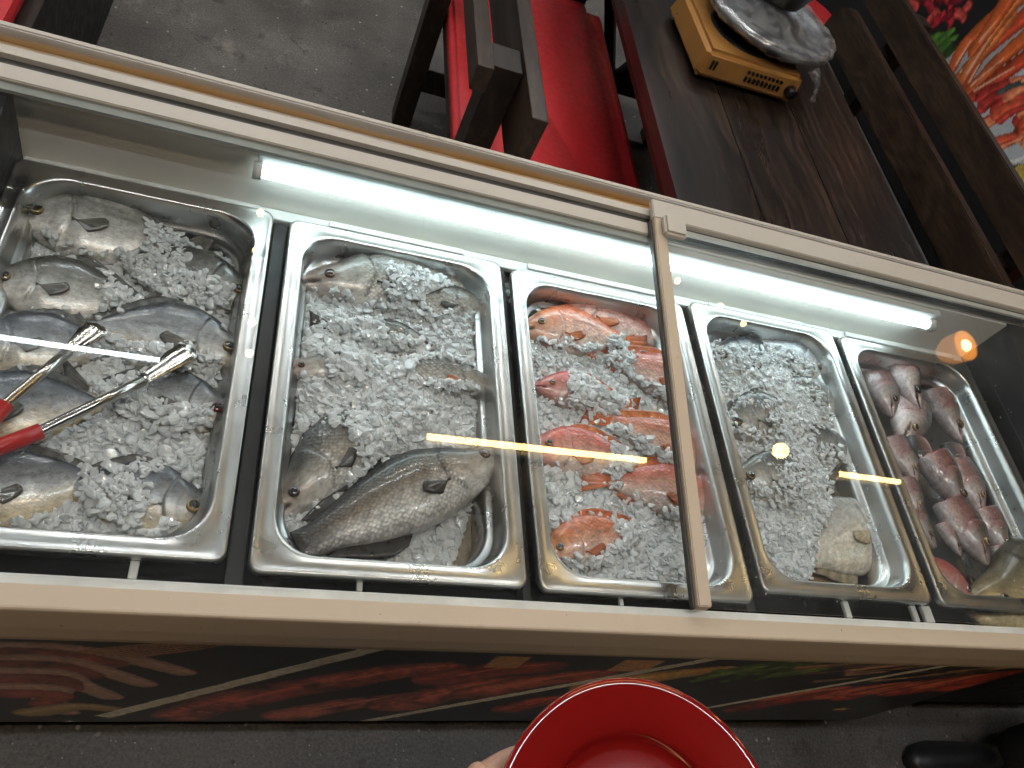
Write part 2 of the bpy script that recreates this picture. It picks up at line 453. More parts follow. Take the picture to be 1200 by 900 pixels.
# far rim: sliding track with outer wall, rib and inner shelf
prof = [(0.868, 0.880), (0.868, 0.8945), (0.8885, 0.8960), (0.8885, 0.9185), (0.901, 0.9205), (0.903, 0.9185), (0.903, 0.8985), (0.9315, 0.9015),
        (0.9315, 0.925), (0.937, 0.926), (0.939, 0.923), (0.939, 0.84), (0.930, 0.84), (0.930, 0.880)]
extrude_x('rear_track', prof, XL, XR, M['white'], FZ, org=FO)
fbox('track_stain', (XL + 0.005, XR - 0.005, 0.9288, 0.9313, 0.9028, 0.9235), M['stain'], 0)
fbox('track_bed', (XL + 0.005, XR - 0.005, 0.9045, 0.9285, 0.900, 0.9025), M['track'], 0)
# shells
fbox('back_wall', (XL, XR, 0.905, 0.934, 0.10, 0.838), M['white'])
fbox('inner_back_panel', (IL - 0.01, IR + 0.006, 0.861, 0.866, 0.62, 0.8935), M['wall'], 0)
fbox('end_wall', (XL, IL - 0.002, 0.292, 0.929, 0.10, 0.815), M['black'])
fbox('end_wall', (IR + 0.008, XR, 0.292, 0.929, 0.10, 0.815), M['black'])
for xx in ((XL, IL - 0.002), (IR + 0.008, XR)):
    v = []
    for x in xx:
        v += [(x, 0.292, 0.8155), (x, 0.866, 0.8155), (x, 0.866, 0.8155 + 0.080), (x, 0.292, 0.8205)]
    v = [(a - FO[0], b - FO[1], c) for a, b, c in v]
    link('end_cheek', fixn(mesh('end_cheek', v, [(0, 1, 2, 3), (4, 5, 6, 7), (0, 1, 5, 4), (1, 2, 6, 5), (2, 3, 7, 6), (3, 0, 4, 7)])), M['black'], FZ)
fbox('inner_floor', (IL, IR, 0.30, 0.86, 0.60, 0.61), M['black'], 0)
fbox('inner_front_panel', (IL, IR, 0.2925, 0.296, 0.61, 0.785), M['black'], 0)
fbox('front_liner', (IL, IR, 0.2740, 0.2870, 0.7905, 0.8135), M['ledge'], 0.003)
fbox('rear_liner', (IL, IR, 0.8405, 0.8605, 0.774, 0.786), M['ledge'], 0.003)
for a, b in ((-0.275, 0.0), (0.10, 0.31), (0.42, 0.66), (0.77, 0.98), (1.08, 1.36)):
    fbox('liner_ridge', (a, b, 0.8445, 0.8555, 0.7865, 0.7915), M['ledge'], 0.002)
for a, w in ((-0.071, 0.009), (0.164, 0.007), (0.50, 0.006), (0.87, 0.010), (1.00, 0.010), (1.022, 0.018)):
    fbox('support_tab', (a, a + w, 0.2965, 0.322, 0.779, 0.7855), M['ledge'], 0.002)
for a, b in ((0.0225, 0.0425), (0.3695, 0.3825), (0.7025, 0.7175), (1.033, 1.048)):
    fbox('divider_bar', (a, b, 0.2965, 0.8405, 0.755, 0.779), M['black'])
fbox('base', (XL + 0.05, XR - 0.05, 0.33, 0.90, 0.0, 0.099), M['black'])

# --- printed front panel: a flat print painted on a fine grid
class Canvas:
    def __init__(s, a0, a1, b0, b1, n, m, bg):
        s.a, s.b = np.meshgrid(np.linspace(a0, a1, n), np.linspace(b0, b1, m))
        s.n, s.m = n, m
        s.c = np.ones((m, n, 3)) * np.array(bg)
        s.nz = np.zeros((m, n))
        for st, wt in ((3, .5), (7, .6), (16, .5)):
            g = rng.normal(size=(m // st + 3, n // st + 3))
            yy, xx = np.arange(m) / st, np.arange(n) / st
            i, j = yy.astype(int), xx.astype(int); fy, fx = sstep(0, 1, yy - i)[:, None], sstep(0, 1, xx - j)[None]
            s.nz += wt * ((g[i][:, j] * (1 - fx) + g[i][:, j + 1] * fx) * (1 - fy) + (g[i + 1][:, j] * (1 - fx) + g[i + 1][:, j + 1] * fx) * fy)
    def stroke(s, pts, w0, w1, col, edge=0.45, hi=0.35, grain=0.12):
        pts = np.array(pts, float)
        # Catmull-like smoothing
        q = []
        for i in range(len(pts) - 1):
            p0, p1, p2, p3 = pts[max(i - 1, 0)], pts[i], pts[i + 1], pts[min(i + 2, len(pts) - 1)]
            for t in np.linspace(0, 1, 8, endpoint=False):
                q.append(0.5 * (2 * p1 + (p2 - p0) * t + (2 * p0 - 5 * p1 + 4 * p2 - p3) * t * t + (3 * p1 - p0 - 3 * p2 + p3) * t ** 3))
        q.append(pts[-1]); q = np.array(q)
        best = np.full(s.a.shape, 9.0); side = np.zeros(s.a.shape)
        for i in range(len(q) - 1):
            w = w0 + (w1 - w0) * i / max(1, len(q) - 2)
            d = q[i + 1] - q[i]; L2 = d @ d + 1e-12
            t = np.clip(((s.a - q[i][0]) * d[0] + (s.b - q[i][1]) * d[1]) / L2, 0, 1)
            dx, dy = s.a - q[i][0] - t * d[0], s.b - q[i][1] - t * d[1]
            r = np.hypot(dx, dy) / w
            sd = (d[0] * dy - d[1] * dx) / (math.sqrt(L2) * w)
            k = r < best
            best[k] = r[k]; side[k] = sd[k]
        m = best < 1
        sh = 1 - edge * best ** 2 + hi * np.exp(-((side - 0.35) / 0.22) ** 2)
        colr = np.array(col)[None, None] * (sh * (1 + grain * s.nz))[..., None]
        s.c[m] = np.clip(colr[m], 0, 1)
    def blob(s, cx, cy, rx, ry, col, rough=0.3, tex=0.25, ang=0.0, f=9):
        dx, dy = s.a - cx, s.b - cy
        x = (dx * math.cos(ang) + dy * math.sin(ang)) / rx; y = (-dx * math.sin(ang) + dy * math.cos(ang)) / ry
        th = np.arctan2(y, x)
        rr = np.hypot(x, y) * (1 + rough * (np.sin(th * 5 + cx * 90) * 0.5 + np.sin(th * f + cy * 70) * 0.4))
        m = rr < 1
        k = 1 - 0.4 * rr ** 2 + tex * s.nz * 0.6 + tex * np.sin(s.a * 210 + 3 * np.sin(s.b * 160)) * np.sin(s.b * 190)
        s.c[m] = np.clip(np.array(col)[None, None] * k[..., None], 0, 1)[m]
    def poly(s, pts, col, tex=0.05):
        pts = np.array(pts); inside = np.zeros(s.a.shape, bool); j = len(pts) - 1
        for i in range(len(pts)):
            (xi, yi), (xj, yj) = pts[i], pts[j]
            if yi != yj:
                inside ^= ((yi > s.b) != (yj > s.b)) & (s.a < (xj - xi) * (s.b - yi) / (yj - yi) + xi)
            j = i
        s.c[inside] = np.clip(np.array(col)[None, None] * (1 + tex * s.nz)[..., None], 0, 1)[inside]
    def mesh(s, name, fn):
        v = [fn(a, b) for a, b in zip(s.a.ravel(), s.b.ravel())]
        i = np.arange(s.n * s.m).reshape(s.m, s.n)
        f = np.stack([i[:-1, :-1], i[:-1, 1:], i[1:, 1:], i[1:, :-1]], -1).reshape(-1, 4)
        me = mesh(name, v, f, True)
        set_color(me, s.c.reshape(-1, 3)); return me
PY = 0.2895
def pf(px, py):
    p = aty((px, py), PY); return (p[0], p[2])
cv = Canvas(XL, XR, 0.102, 0.697, 560, 150, (0.010, 0.009, 0.010))
# bowl of pale ribs, printed meat, herbs
for k, (yy, xe) in enumerate(((758, 215), (772, 170), (787, 130), (805, 80))):
    cv.stroke([pf(-60, yy + 2), pf(60, yy + 2), pf(xe * 0.7, yy + 14), pf(xe, yy + 30)], 0.028, 0.018, (0.34, 0.22, 0.19), 0.3, 0.2)
    cv.stroke([pf(-60, yy + 9), pf(60, yy + 9), pf(xe * 0.62, yy + 20)], 0.03, 0.02, (0.20, 0.05, 0.04), 0.4, 0.1, 0.4)
cv.stroke([pf(40, 835), pf(90, 828), pf(135, 832)], 0.03, 0.02, (0.30, 0.22, 0.12))
for k in range(7):
    cv.stroke([pf(85 + 12 * k, 764 + k), pf(150 + 14 * k, 757 + 0.6 * k), pf(215 + 9 * k, 752 + 0.3 * k)], 0.004, 0.002, (0.30, 0.16, 0.10))
for (a, b, c, d, w, col) in ((215, 838, 300, 815, 0.05, (0.42, 0.10, 0.07)), (260, 825, 400, 800, 0.06, (0.34, 0.07, 0.05)), (340, 838, 480, 818, 0.05, (0.45, 0.12, 0.08)),
                             (390, 800, 520, 783, 0.05, (0.38, 0.09, 0.06)), (470, 825, 600, 800, 0.06, (0.42, 0.09, 0.06)), (520, 795, 640, 782, 0.05, (0.30, 0.06, 0.04)),
                             (560, 812, 700, 790, 0.05, (0.36, 0.08, 0.05)), (600, 830, 680, 818, 0.04, (0.30, 0.05, 0.03))):
    cv.stroke([pf(a, b), pf((a + c) / 2, (b + d) / 2 - 3), pf(c, d)], w, w * 0.7, col, 0.6, 0.25, 0.45)
    cv.stroke([pf(a + 20, b - 4), pf((a + c) / 2 + 12, (b + d) / 2 - 6), pf(c, d - 3)], w * 0.12, w * 0.1, tuple(min(1, q * 1.8) for q in col), 0.2, 0.2)
for a, b in ((594, 776), (745, 780)):
    p, q = pf(a - 11, b - 7), pf(a + 11, b + 7)
    cv.poly([(p[0], p[1]), (q[0], p[1]), (q[0], q[1]), (p[0], q[1])], (0.50, 0.27, 0.12))
cv.stroke([pf(700, 805), pf(780, 792), pf(850, 784)], 0.05, 0.02, (0.50, 0.28, 0.07))
for k in range(12):
    x0 = 815 + 9 * k
    cv.stroke([pf(x0, 798 - k % 4 * 4), pf(x0 + 50, 788 - k % 3 * 4), pf(x0 + 95, 782 - k % 4 * 3)], 0.012, 0.006, ((0.10, 0.19, 0.03), (0.16, 0.24, 0.05), (0.05, 0.10, 0.02))[k % 3], 0.5, 0.3, 0.5)
for k in range(26):
    x0, y0 = 930 + rng.uniform(0, 260), rng.uniform(772, 800)
    cv.stroke([pf(x0, y0), pf(x0 + 45, y0 - 4)], 0.010, 0.004, ((0.24, 0.13, 0.08), (0.34, 0.20, 0.13), (0.14, 0.07, 0.05))[k % 3], 0.5, 0.3, 0.5)
for k in range(16):
    x0, y0 = 860 + 21 * k + rng.uniform(-8, 8), 828 - 2.1 * k + rng.uniform(-4, 4)
    cv.stroke([pf(x0, y0), pf(x0 + 40, y0 - 8), pf(x0 + 85, y0 - 14)], 0.035, 0.02, ((0.40, 0.05, 0.03), (0.28, 0.03, 0.02), (0.5, 0.10, 0.05))[k % 3], 0.6, 0.3, 0.5)
def band(p, q, w):
    a, b = np.array(pf(*p)), np.array(pf(*q)); d = (b - a) / np.linalg.norm(b - a); n = np.array([-d[1], d[0]]) * w
    cv.poly([a - n, b - n, b + n, a + n], (0.62, 0.58, 0.54))
band((120, 840), (480, 750), 0.014); band((20, 860), (90, 846), 0.014); band((390, 852), (905, 760), 0.011); band((815, 832), (1290, 748), 0.010)
cv.blob(*pf(985, 831), 0.02, 0.012, (0.5, 0.3, 0.1))
cv.c = np.clip(cv.c * 1.6, 0, .9)
fp = cv.mesh('front_panel', lambda a, b: (a - FO[0], PY - FO[1], b))
link('front_panel', fp, M['print'], FZ)
fbox('front_skin', (XL, XR, 0.291, 0.2918, 0.101, 0.698), M['black'], 0)

# --- lamp under the rear track
lamp = link('lamp_tube', tube_me('lamp_tube', [(-0.004 - FO[0], 0.842 - FO[1], 0.8675), (1.205 - FO[0], 0.842 - FO[1], 0.8675)], 0.0088, 16), M['led'], FZ)
fbox('lamp_batten', (-0.012, 1.222, 0.8470, 0.8605, 0.8730, 0.8915), M['ledge'], 0.002)
for a, b in ((-0.016, -0.0045), (1.2055, 1.221)):
    link('lamp_end_cap', tube_me('lamp_end_cap', [(a - FO[0], 0.842 - FO[1], 0.8675), (b - FO[0], 0.842 - FO[1], 0.8675)], 0.0125, 16), M['ledge'], FZ)

# --- sliding lids
def slab(name, x0, x1, y0, y1, off, th, mat, parent, bev=0.0):
    v = []
    for x in (x0, x1):
        for y, d in ((y0, 0), (y1, 0), (y1, th), (y0, th)):
            v.append((x - FO[0], y - FO[1], glass_z(y, off) + d))
    me = fixn(mesh(name, v, [(0, 1, 2, 3), (4, 5, 6, 7), (0, 1, 5, 4), (1, 2, 6, 5), (2, 3, 7, 6), (3, 0, 4, 7)]))
    if bev:
        bm = bmesh.new(); bm.from_mesh(me); bmesh.ops.bevel(bm, geom=bm.edges[:], offset=bev, segments=2, affect='EDGES'); bm.to_mesh(me); bm.free()
    return link(name, me, mat, parent)
fbox('track_gap_shade', (XL + 0.005, XR - 0.005, 0.8755, 0.8880, 0.8975, 0.9110), M['rubber'], 0)  # dark strip laid in the track gap to stand in for its shade
lidL = slab('sliding_lid', -0.325, 0.592, 0.850, 0.8735, -0.004, 0.008, M['white'], FZ, 0.0015)
tag(lidL, 'white framed sliding glass lid in the inner track')
slab('pane', -0.322, 0.590, 0.2815, 0.8495, 0.0005, 0.004, M['glassL'], lidL)
slab('gasket', -0.322, 0.590, 0.8385, 0.8492, -0.0055, 0.0050, M['seal'], lidL)
lidR = slab('sliding_lid', 0.578, 1.47, 0.870, 0.906, 0.0105, 0.011, M['white'], FZ, 0.0015)
tag(lidR, 'white framed sliding glass lid with a grip, in the outer track')
slab('pane', 0.599, 1.46, 0.2815, 0.8695, 0.0125, 0.004, M['glassR'], lidR)
slab('side_frame', 0.5785, 0.5985, 0.2815, 0.8695, 0.0060, 0.0155, M['rim'], lidR, 0.0015)
slab('side_gasket', 0.5745, 0.5780, 0.2815, 0.8695, 0.0065, 0.008, M['rubber'], lidR)
slab('handle', 0.588, 0.628, 0.832, 0.8685, 0.0220, 0.014, M['white'], lidR, 0.004)
slab('lid_rail', 0.63, 1.45, 0.861, 0.8692, 0.0065, 0.004, M['ledge'], lidR)

# ================================================================ STEEL TRAYS
TR = [(-0.303, 0.021, 0.315, 0.8395), (0.044, 0.368, 0.306, 0.834), (0.384, 0.701, 0.304, 0.828), (0.719, 1.032, 0.320, 0.8395), (1.049, 1.376, 0.318, 0.833)]
RIM = 0.80
def rrect(x0, x1, y0, y1, r, seg=9):
    pts = []
    for cx, cy, a0 in ((x1 - r, y1 - r, 0), (x0 + r, y1 - r, 90), (x0 + r, y0 + r, 180), (x1 - r, y0 + r, 270)):
        for k in range(seg + 1):
            a = R_(a0 + 90 * k / seg); pts.append((cx + r * math.cos(a), cy + r * math.sin(a)))
    return pts
TPROF = [(0.0, -0.010, .014), (0.0, -0.002, .014), (.0012, .0004, .013), (.0035, .0012, .012), (.0055, .0002, .012), (.0165, -.0005, .045), (.0188, .0008, .048), (.0212, .0006, .050), (.0228, -.0015, .050),
         (.0250, -.012, .052), (.0270, -.030, .052), (.0285, -.034, .052), (.0335, -.0365, .052), (.0362, -.040, .052), (.0378, -.05, .052), (.0405, -.118, .05), (.0435, -.133, .05), (.0500, -.142, .046), (.0600, -.146, .04)]
def tray_me():
    w, l = 0.325, 0.527
    v, f = [], []
    for d, z, r in TPROF:
        for p in rrect(-w / 2 + d, w / 2 - d, -l / 2 + d, l / 2 - d, r):
            v.append((p[0], p[1], z))
    n = 40
    for i in range(len(TPROF) - 1):
        for k in range(n):
            k2 = (k + 1) % n
            f.append((i * n + k, i * n + k2, (i + 1) * n + k2, (i + 1) * n + k))
    f.append(tuple(range((len(TPROF) - 1) * n, len(TPROF) * n)))
    me = mesh('steel_tray', v, f, True)
    me.materials.append(M['steel'])
    return me
tme = tray_me()
TLAB = ['steel tray of pale pomfret under the tongs, beside the black end wall', 'steel tray of grey barramundi under heaped ice, between the pomfret and red tilapia trays', 'steel tray of red tilapia on ice under the lid frame bar',
        'steel tray of iced white pomfret with brown meltwater in its corner', 'steel tray of cut fish heads without ice']
TRAYS = []
for (x0, x1, y0, y1), lb in zip(TR, TLAB):
    o = link('steel_tray', tme, None, None, ((x0 + x1) / 2, (y0 + y1) / 2, RIM))
    o.scale = ((x1 - x0) / 0.325, (y1 - y0) / 0.527, 1)
    tag(o, lb, 'tray', 'steel trays in the freezer'); TRAYS.append(o)

# ================================================================ FISH
def curve(cp):
    cp = np.array(cp, float)
    xs = np.linspace(cp[0, 0], cp[-1, 0], 400)
    ys = np.interp(xs, cp[:, 0], cp[:, 1])
    k = np.hanning(31); k /= k.sum()
    pad = np.concatenate([2 * ys[0] - ys[15:0:-1], ys, 2 * ys[-1] - ys[-2:-17:-1]])
    sm = np.convolve(pad, k, 'valid')
    sm[0] = ys[0]
    return lambda u: np.interp(u, xs, sm)
SPEC = {
 'pomfret': dict(end=.81, top=[(0, .014), (.015, .040), (.06, .080), (.12, .125), (.2, .18), (.32, .228), (.46, .222), (.6, .155), (.70, .085), (.77, .04), (.81, .03)],
      bot=[(0, -.026), (.015, -.050), (.06, -.088), (.12, -.125), (.2, -.165), (.32, -.205), (.46, -.20), (.6, -.135), (.70, -.07), (.77, -.038), (.81, -.03)],
      th=[(0, .020), (.03, .040), (.1, .060), (.2, .080), (.32, .088), (.5, .072), (.68, .036), (.81, .012)], eye=(.108, .10, .036), gill=.235),
 'bass': dict(end=.84, top=[(0, .0), (.04, .028), (.1, .050), (.17, .070), (.25, .115), (.34, .148), (.44, .148), (.58, .118), (.7, .078), (.78, .055), (.84, .055)],
      bot=[(0, -.02), (.04, -.05), (.1, -.075), (.2, -.105), (.32, -.128), (.46, -.128), (.6, -.10), (.72, -.062), (.84, -.052)],
      th=[(0, .016), (.05, .036), (.12, .056), (.22, .076), (.36, .088), (.5, .08), (.68, .048), (.84, .016)], eye=(.125, .18, .0225), gill=.27),
 'tilapia': dict(end=.80, top=[(0, -.005), (.03, .03), (.08, .075), (.15, .130), (.24, .178), (.34, .197), (.46, .187), (.6, .132), (.7, .082), (.76, .062), (.80, .06)],
      bot=[(0, -.03), (.03, -.06), (.1, -.10), (.18, -.14), (.3, -.168), (.42, -.163), (.56, -.118), (.68, -.07), (.80, -.055)],
      th=[(0, .014), (.05, .042), (.14, .070), (.26, .085), (.4, .082), (.56, .058), (.7, .032), (.80, .014)], eye=(.135, .20, .0275), gill=.26),
}
for s in SPEC.values():
    s['T'], s['B'], s['H'] = curve(s['top']), curve(s['bot']), curve(s['th'])
def fish_color(kind, u, s, seed, tone):
    r = np.random.default_rng(seed)
    ph = r.uniform(0, 6, 8)
    n1 = np.sin(u * 23 + ph[0] + 3 * np.sin(s * 2 + ph[1])) * np.sin(s * 4 + ph[2] + u * 9)
    n2 = np.sin(u * 61 + ph[3]) * np.sin(s * 11 + ph[4] + 5 * np.sin(u * 13 + ph[5]))
    S = s + 0.08 * n1 + 0.05 * n2 + tone.get('shift', .16 if kind != 'tilapia' else .05)
    def lay(*st):
        xs = [a for a, _ in st]
        return np.stack([np.interp(S, xs, [c[k] for _, c in st]) for k in range(3)], -1)
    if kind == 'pomfret':
        bl = tone.get('blue', 0.0); ye = tone.get('gold', 0.3)
        back = np.array([.085, .088, .075]) * (1 - bl) + np.array([.085, .105, .145]) * bl
        mid = np.array([.50, .50, .48]) * (1 - bl) + np.array([.44, .47, .52]) * bl
        bel = np.array([.80, .77, .72]) * (1 - ye) + np.array([.78, .60, .28]) * ye
        c = lay((-1, bel * .75), (-.65, bel), (-.25, (bel + mid) / 2), (.15, mid), (.55, (mid + back) / 2), (.85, back), (1, back * .55))
        hd = sstep(.17, .02, u)[:, None]
        c = c * (1 - .35 * hd) + np.array([.52, .48, .41]) * .35 * hd
    elif kind == 'bass':
        d = tone.get('dark', 0.5)
        back = np.array([.10, .10, .09]) * (1 - d) + np.array([.020, .022, .024]) * d
        mid = np.array([.46, .43, .38]) * (1 - d) + np.array([.20, .15, .10]) * d
        bel = np.array([.78, .76, .72])
        c = lay((-1, bel * .9), (-.6, bel), (-.25, (bel + mid) / 2), (.1, mid), (.5, (mid + back) / 2), (.8, back), (1, back * .7))
        tail = sstep(.62, .84, u)[:, None] * d
        c = c * (1 - .92 * tail) + np.array([.016, .013, .011]) * .92 * tail
        hd = sstep(.26, .06, u)[:, None] * (1 - d * .4)
        pk = tone.get('pink', 0.0)
        c = c * (1 - .5 * hd) + (np.array([.36, .29, .23]) * (1 - pk) + np.array([.50, .32, .27]) * pk) * .5 * hd
    else:
        o = tone.get('orange', 0.3)
        back = np.array([.66, .10, .085]) * (1 - o) + np.array([.68, .20, .07]) * o
        mid = np.array([.78, .31, .26]) * (1 - o) + np.array([.76, .36, .22]) * o
        bel = np.array([.84, .66, .58])
        c = lay((-1, bel * .9), (-.55, bel), (-.1, (bel + mid) / 2), (.3, mid), (.75, back), (1, back * .8))
        hd = sstep(.30, .10, u)[:, None]
        c = c * (1 - .65 * hd) + (np.array([.68, .17, .14]) * (1 - o) + np.array([.70, .30, .09]) * o) * .65 * hd
        c *= (1 + .08 * n1 * (n2 > .2))[:, None]
    if kind != 'tilapia':
        c = c * (1 + .10 * n1 + .08 * n2)[:, None]
    return np.clip(c * tone.get('k', 1.0) * np.array(tone.get('tint', (1, 1, 1))), 0.004, 0.95)

class Fish:
    pass
FISH = []          # (tray index, Fish)
def make_fish(kind, tray, head, tail, label, z=0.752, cut=None, tone=None, expo=((0, .5), (-1, 1)), dors=1, roll=0.22, pitch=0.0, lenk=1.0, cat='fish', group=None, name=None, deep=1.0, fins=True):
    tone = tone or {}
    sp = SPEC[kind]; seed = len(FISH) * 17 + 3
    Hp, Tp = atz(head, z), atz(tail, z)
    L = np.linalg.norm(Tp[:2] - Hp[:2]) * lenk
    ex = (Tp - Hp); ex[2] = 0; ex /= np.linalg.norm(ex)
    ey = np.array([-ex[1], ex[0], 0.0])
    if (ey[1] < 0) == (dors > 0): ey = -ey
    ez = np.array([0, 0, 1.0])
    # roll about the length, pitch head up
    c, s_ = math.cos(roll), math.sin(roll)
    ey, ez = ey * c + ez * s_, ez * c - ey * s_
    c, s_ = math.cos(pitch), math.sin(pitch)
    ex, ez = ex * c - ez * s_, ez * c + ex * s_
    O = Hp.copy()
    uend = cut or sp['end']
    nu, nv = int(104 * (uend / .84)) + 6, 56
    us = uend * (np.linspace(0, 1, nu) ** 1.12)
    Tt, Bb, Hh = sp['T'](us) * deep, sp['B'](us) * deep, sp['H'](us)
    if cut is None:
        Hh = Hh * np.where(us > uend - .012, .7, 1)
    rr = np.random.default_rng(seed)
    bend = rr.uniform(-.03, .03) + tone.get('bend', 0.0)
    ang = np.linspace(0, 2 * np.pi, nv, endpoint=False)
    V, UV, U_, S_ = [], [], [], []
    for i, u in enumerate(us):
        mid, half = (Tt[i] + Bb[i]) / 2, (Tt[i] - Bb[i]) / 2
        sv = np.cos(ang); zz = np.sin(ang)
        zz = np.sign(zz) * np.abs(zz) ** .85
        ug = sp['gill'] + .035 * (1 - sv ** 2) - .03 * np.abs(sv) + .01 * sv
        bulge = 1 + .10 * sstep(ug + .004, ug - .010, u) * (np.abs(sv) < .8)
        groove = 1 - .06 * np.exp(-((u - ug - .006) / .006) ** 2)
        # mouth slit and cheek hollow
        ml = -.30 + 1.2 * u
        mouth = 1 - .42 * np.exp(-((sv - ml) / .13) ** 2) * sstep(.085, .06, u) * (np.abs(zz) > .1)
        eyeb = 1 + .05 * np.exp(-((u - sp['eye'][0]) / .03) ** 2 - ((sv - sp['eye'][1]) / .22) ** 2)
        zl = Hh[i] * zz * bulge * groove * mouth * eyeb
        yl = mid + half * sv
        xl = np.full(nv, u)
        bz = bend * (u - .4) ** 2 * 2
        P = O + L * (xl[:, None] * ex + (yl[:, None]) * ey + (zl + bz)[:, None] * ez)
        V.append(P); UV.append(np.stack([xl * L, yl * L], -1)); U_.append(xl); S_.append(sv)
    V, UV, U_, S_ = np.concatenate(V), np.concatenate(UV), np.concatenate(U_), np.concatenate(S_)
    base = O + L * .4 * ex
    base[2] = z - .02
    F = []
    for i in range(nu - 1):
        a = i * nv + np.arange(nv); b = i * nv + (np.arange(nv) + 1) % nv
        F += list(zip(a, b, b + nv, a + nv))
    F.append(tuple(range(nv)))
    colr = fish_color(tone.get('ckind', kind), U_, S_, seed, tone)
    ug = sp['gill'] + .035 * (1 - S_ ** 2) - .03 * np.abs(S_) + .01 * S_
    gl = np.exp(-((U_ - ug) / .0055) ** 2) * (np.abs(S_) < .75)
    colr *= (1 - .62 * gl)[:, None]
    ug2 = ug - .075 - .02 * S_
    colr *= (1 - .30 * np.exp(-((U_ - ug2) / .006) ** 2) * (np.abs(S_ + .15) < .5))[:, None]
    ml = -.30 + 1.2 * U_
    mlen = .115 if kind == 'pomfret' else .10
    colr *= (1 - .92 * np.exp(-((S_ - ml) / (.19 if kind == 'pomfret' else .14)) ** 2) * sstep(mlen, mlen - .015, U_))[:, None]
    lipm = np.exp(-((np.abs(S_ - ml) - .34) / .12) ** 2) * sstep(.09, .05, U_)
    colr *= (1 + .45 * lipm)[:, None]
    colr *= (1 - .45 * np.exp(-((U_ - sp['eye'][0]) / .030) ** 2 - ((S_ - sp['eye'][1]) / .33) ** 2))[:, None]
    if tone.get('mouth'):
        w_ = tone['mouth'] * np.clip(.17 - U_, 0, 1) * 1.9
        mm = sstep(w_ + .05, w_ - .02, np.abs(S_ - (-.34 + 1.0 * U_))) * sstep(.165, .15, U_)
        colr = colr * (1 - mm[:, None]) + np.array([.035, .008, .008]) * mm[:, None]
        lip = np.exp(-((np.abs(S_ - (-.34 + 1.0 * U_)) - w_ - .10) / .06) ** 2) * sstep(.17, .12, U_)
        colr = colr * (1 - .6 * lip[:, None]) + np.array([.62, .45, .40]) * .6 * lip[:, None]
    if tone.get('gillred'):
        gr_ = tone['gillred'] * sstep(ug - .07, ug - .01, U_) * sstep(.9, .2, np.abs(S_ + .2))
        colr = colr * (1 - gr_[:, None]) + np.array([.40, .085, .085]) * gr_[:, None]
    lat = np.exp(-((S_ - (.30 - .35 * (U_ - .25))) / .035) ** 2) * sstep(ug + .01, ug + .03, U_)
    colr *= (1 - .28 * lat)[:, None]
    nb = len(V)
    if cut:      # raw cut face: ragged pink flesh with dark cavity
        ce = O + L * ((cut + .012) * ex + (Tt[-1] + Bb[-1]) / 2 * ey)
        ring = []
        for q, (kk, xo) in enumerate(((.86, .010), (.5, -.012), (.2, -.02))):
            a = (nu - 1) * nv + np.arange(nv)
            Pq = ce + (V[a] - ce) * kk + L * xo * ex + L * rr.normal(0, .004, (nv, 1)) * ex
            ring.append(Pq)
        base_i = len(V)
        V = np.concatenate([V] + ring)
        cc = np.concatenate([np.tile([[.46, .12, .11]], (nv, 1)), np.tile([[.33, .05, .05]], (nv, 1)), np.tile([[.08, .015, .015]], (nv, 1))]) * rr.uniform(.7, 1.25, (3 * nv, 1))
        colr = np.concatenate([colr, cc]); S_ = np.concatenate([S_, np.zeros(3 * nv)]); U_ = np.concatenate([U_, np.zeros(3 * nv)])
        UV = np.concatenate([UV, np.zeros((3 * nv, 2))])
        prev = (nu - 1) * nv
        for q in range(3):
            a = np.arange(nv); b = (a + 1) % nv
            st = base_i + q * nv
            F += list(zip(prev + a, prev + b, st + b, st + a)); prev = st
        F.append(tuple(range(prev, prev + nv))[::-1])
    else:
        F.append(tuple(range((nu - 1) * nv, nu * nv))[::-1])
    me = mesh(name or kind, V - base, F, True)
    fixn(me)
    at = me.color_attributes.new('paint', 'FLOAT_COLOR', 'POINT')
    cc = np.ones((len(V), 4), dtype=np.float32); cc[:, :3] = colr
    cc[:, 3] = sstep(.20, .30, U_) * (np.abs(S_) < .95)
    at.data.foreach_set('color', cc.ravel())
    uvl = me.uv_layers.new(name='UVMap')
    li = np.empty(len(me.loops), dtype=np.int32); me.loops.foreach_get('vertex_index', li)
    uvl.data.foreach_set('uv', UV[li].astype(np.float32).ravel())
    mat = M['head'] if cut else M[{'pomfret': 'pomfret', 'bass': 'bass', 'tilapia': 'tilapia'}[kind]]
    o = link(name or {'pomfret': 'pomfret', 'bass': 'barramundi', 'tilapia': 'red_tilapia'}[kind], me, mat, None, tuple(base))
    tag(o, label, cat, group)
    # local helpers for fins and ice
    def surf(u, sv, lift=0.0):
        T, B, Hq = float(sp['T'](u)) * deep, float(sp['B'](u)) * deep, float(sp['H'](u))
        y = (T + B) / 2 + (T - B) / 2 * sv
        zz = math.sqrt(max(0, 1 - sv * sv)) ** .85 * Hq
        return O + L * (u * ex + y * ey + (zz + lift + bend * (u - .4) ** 2 * 2) * ez) - base
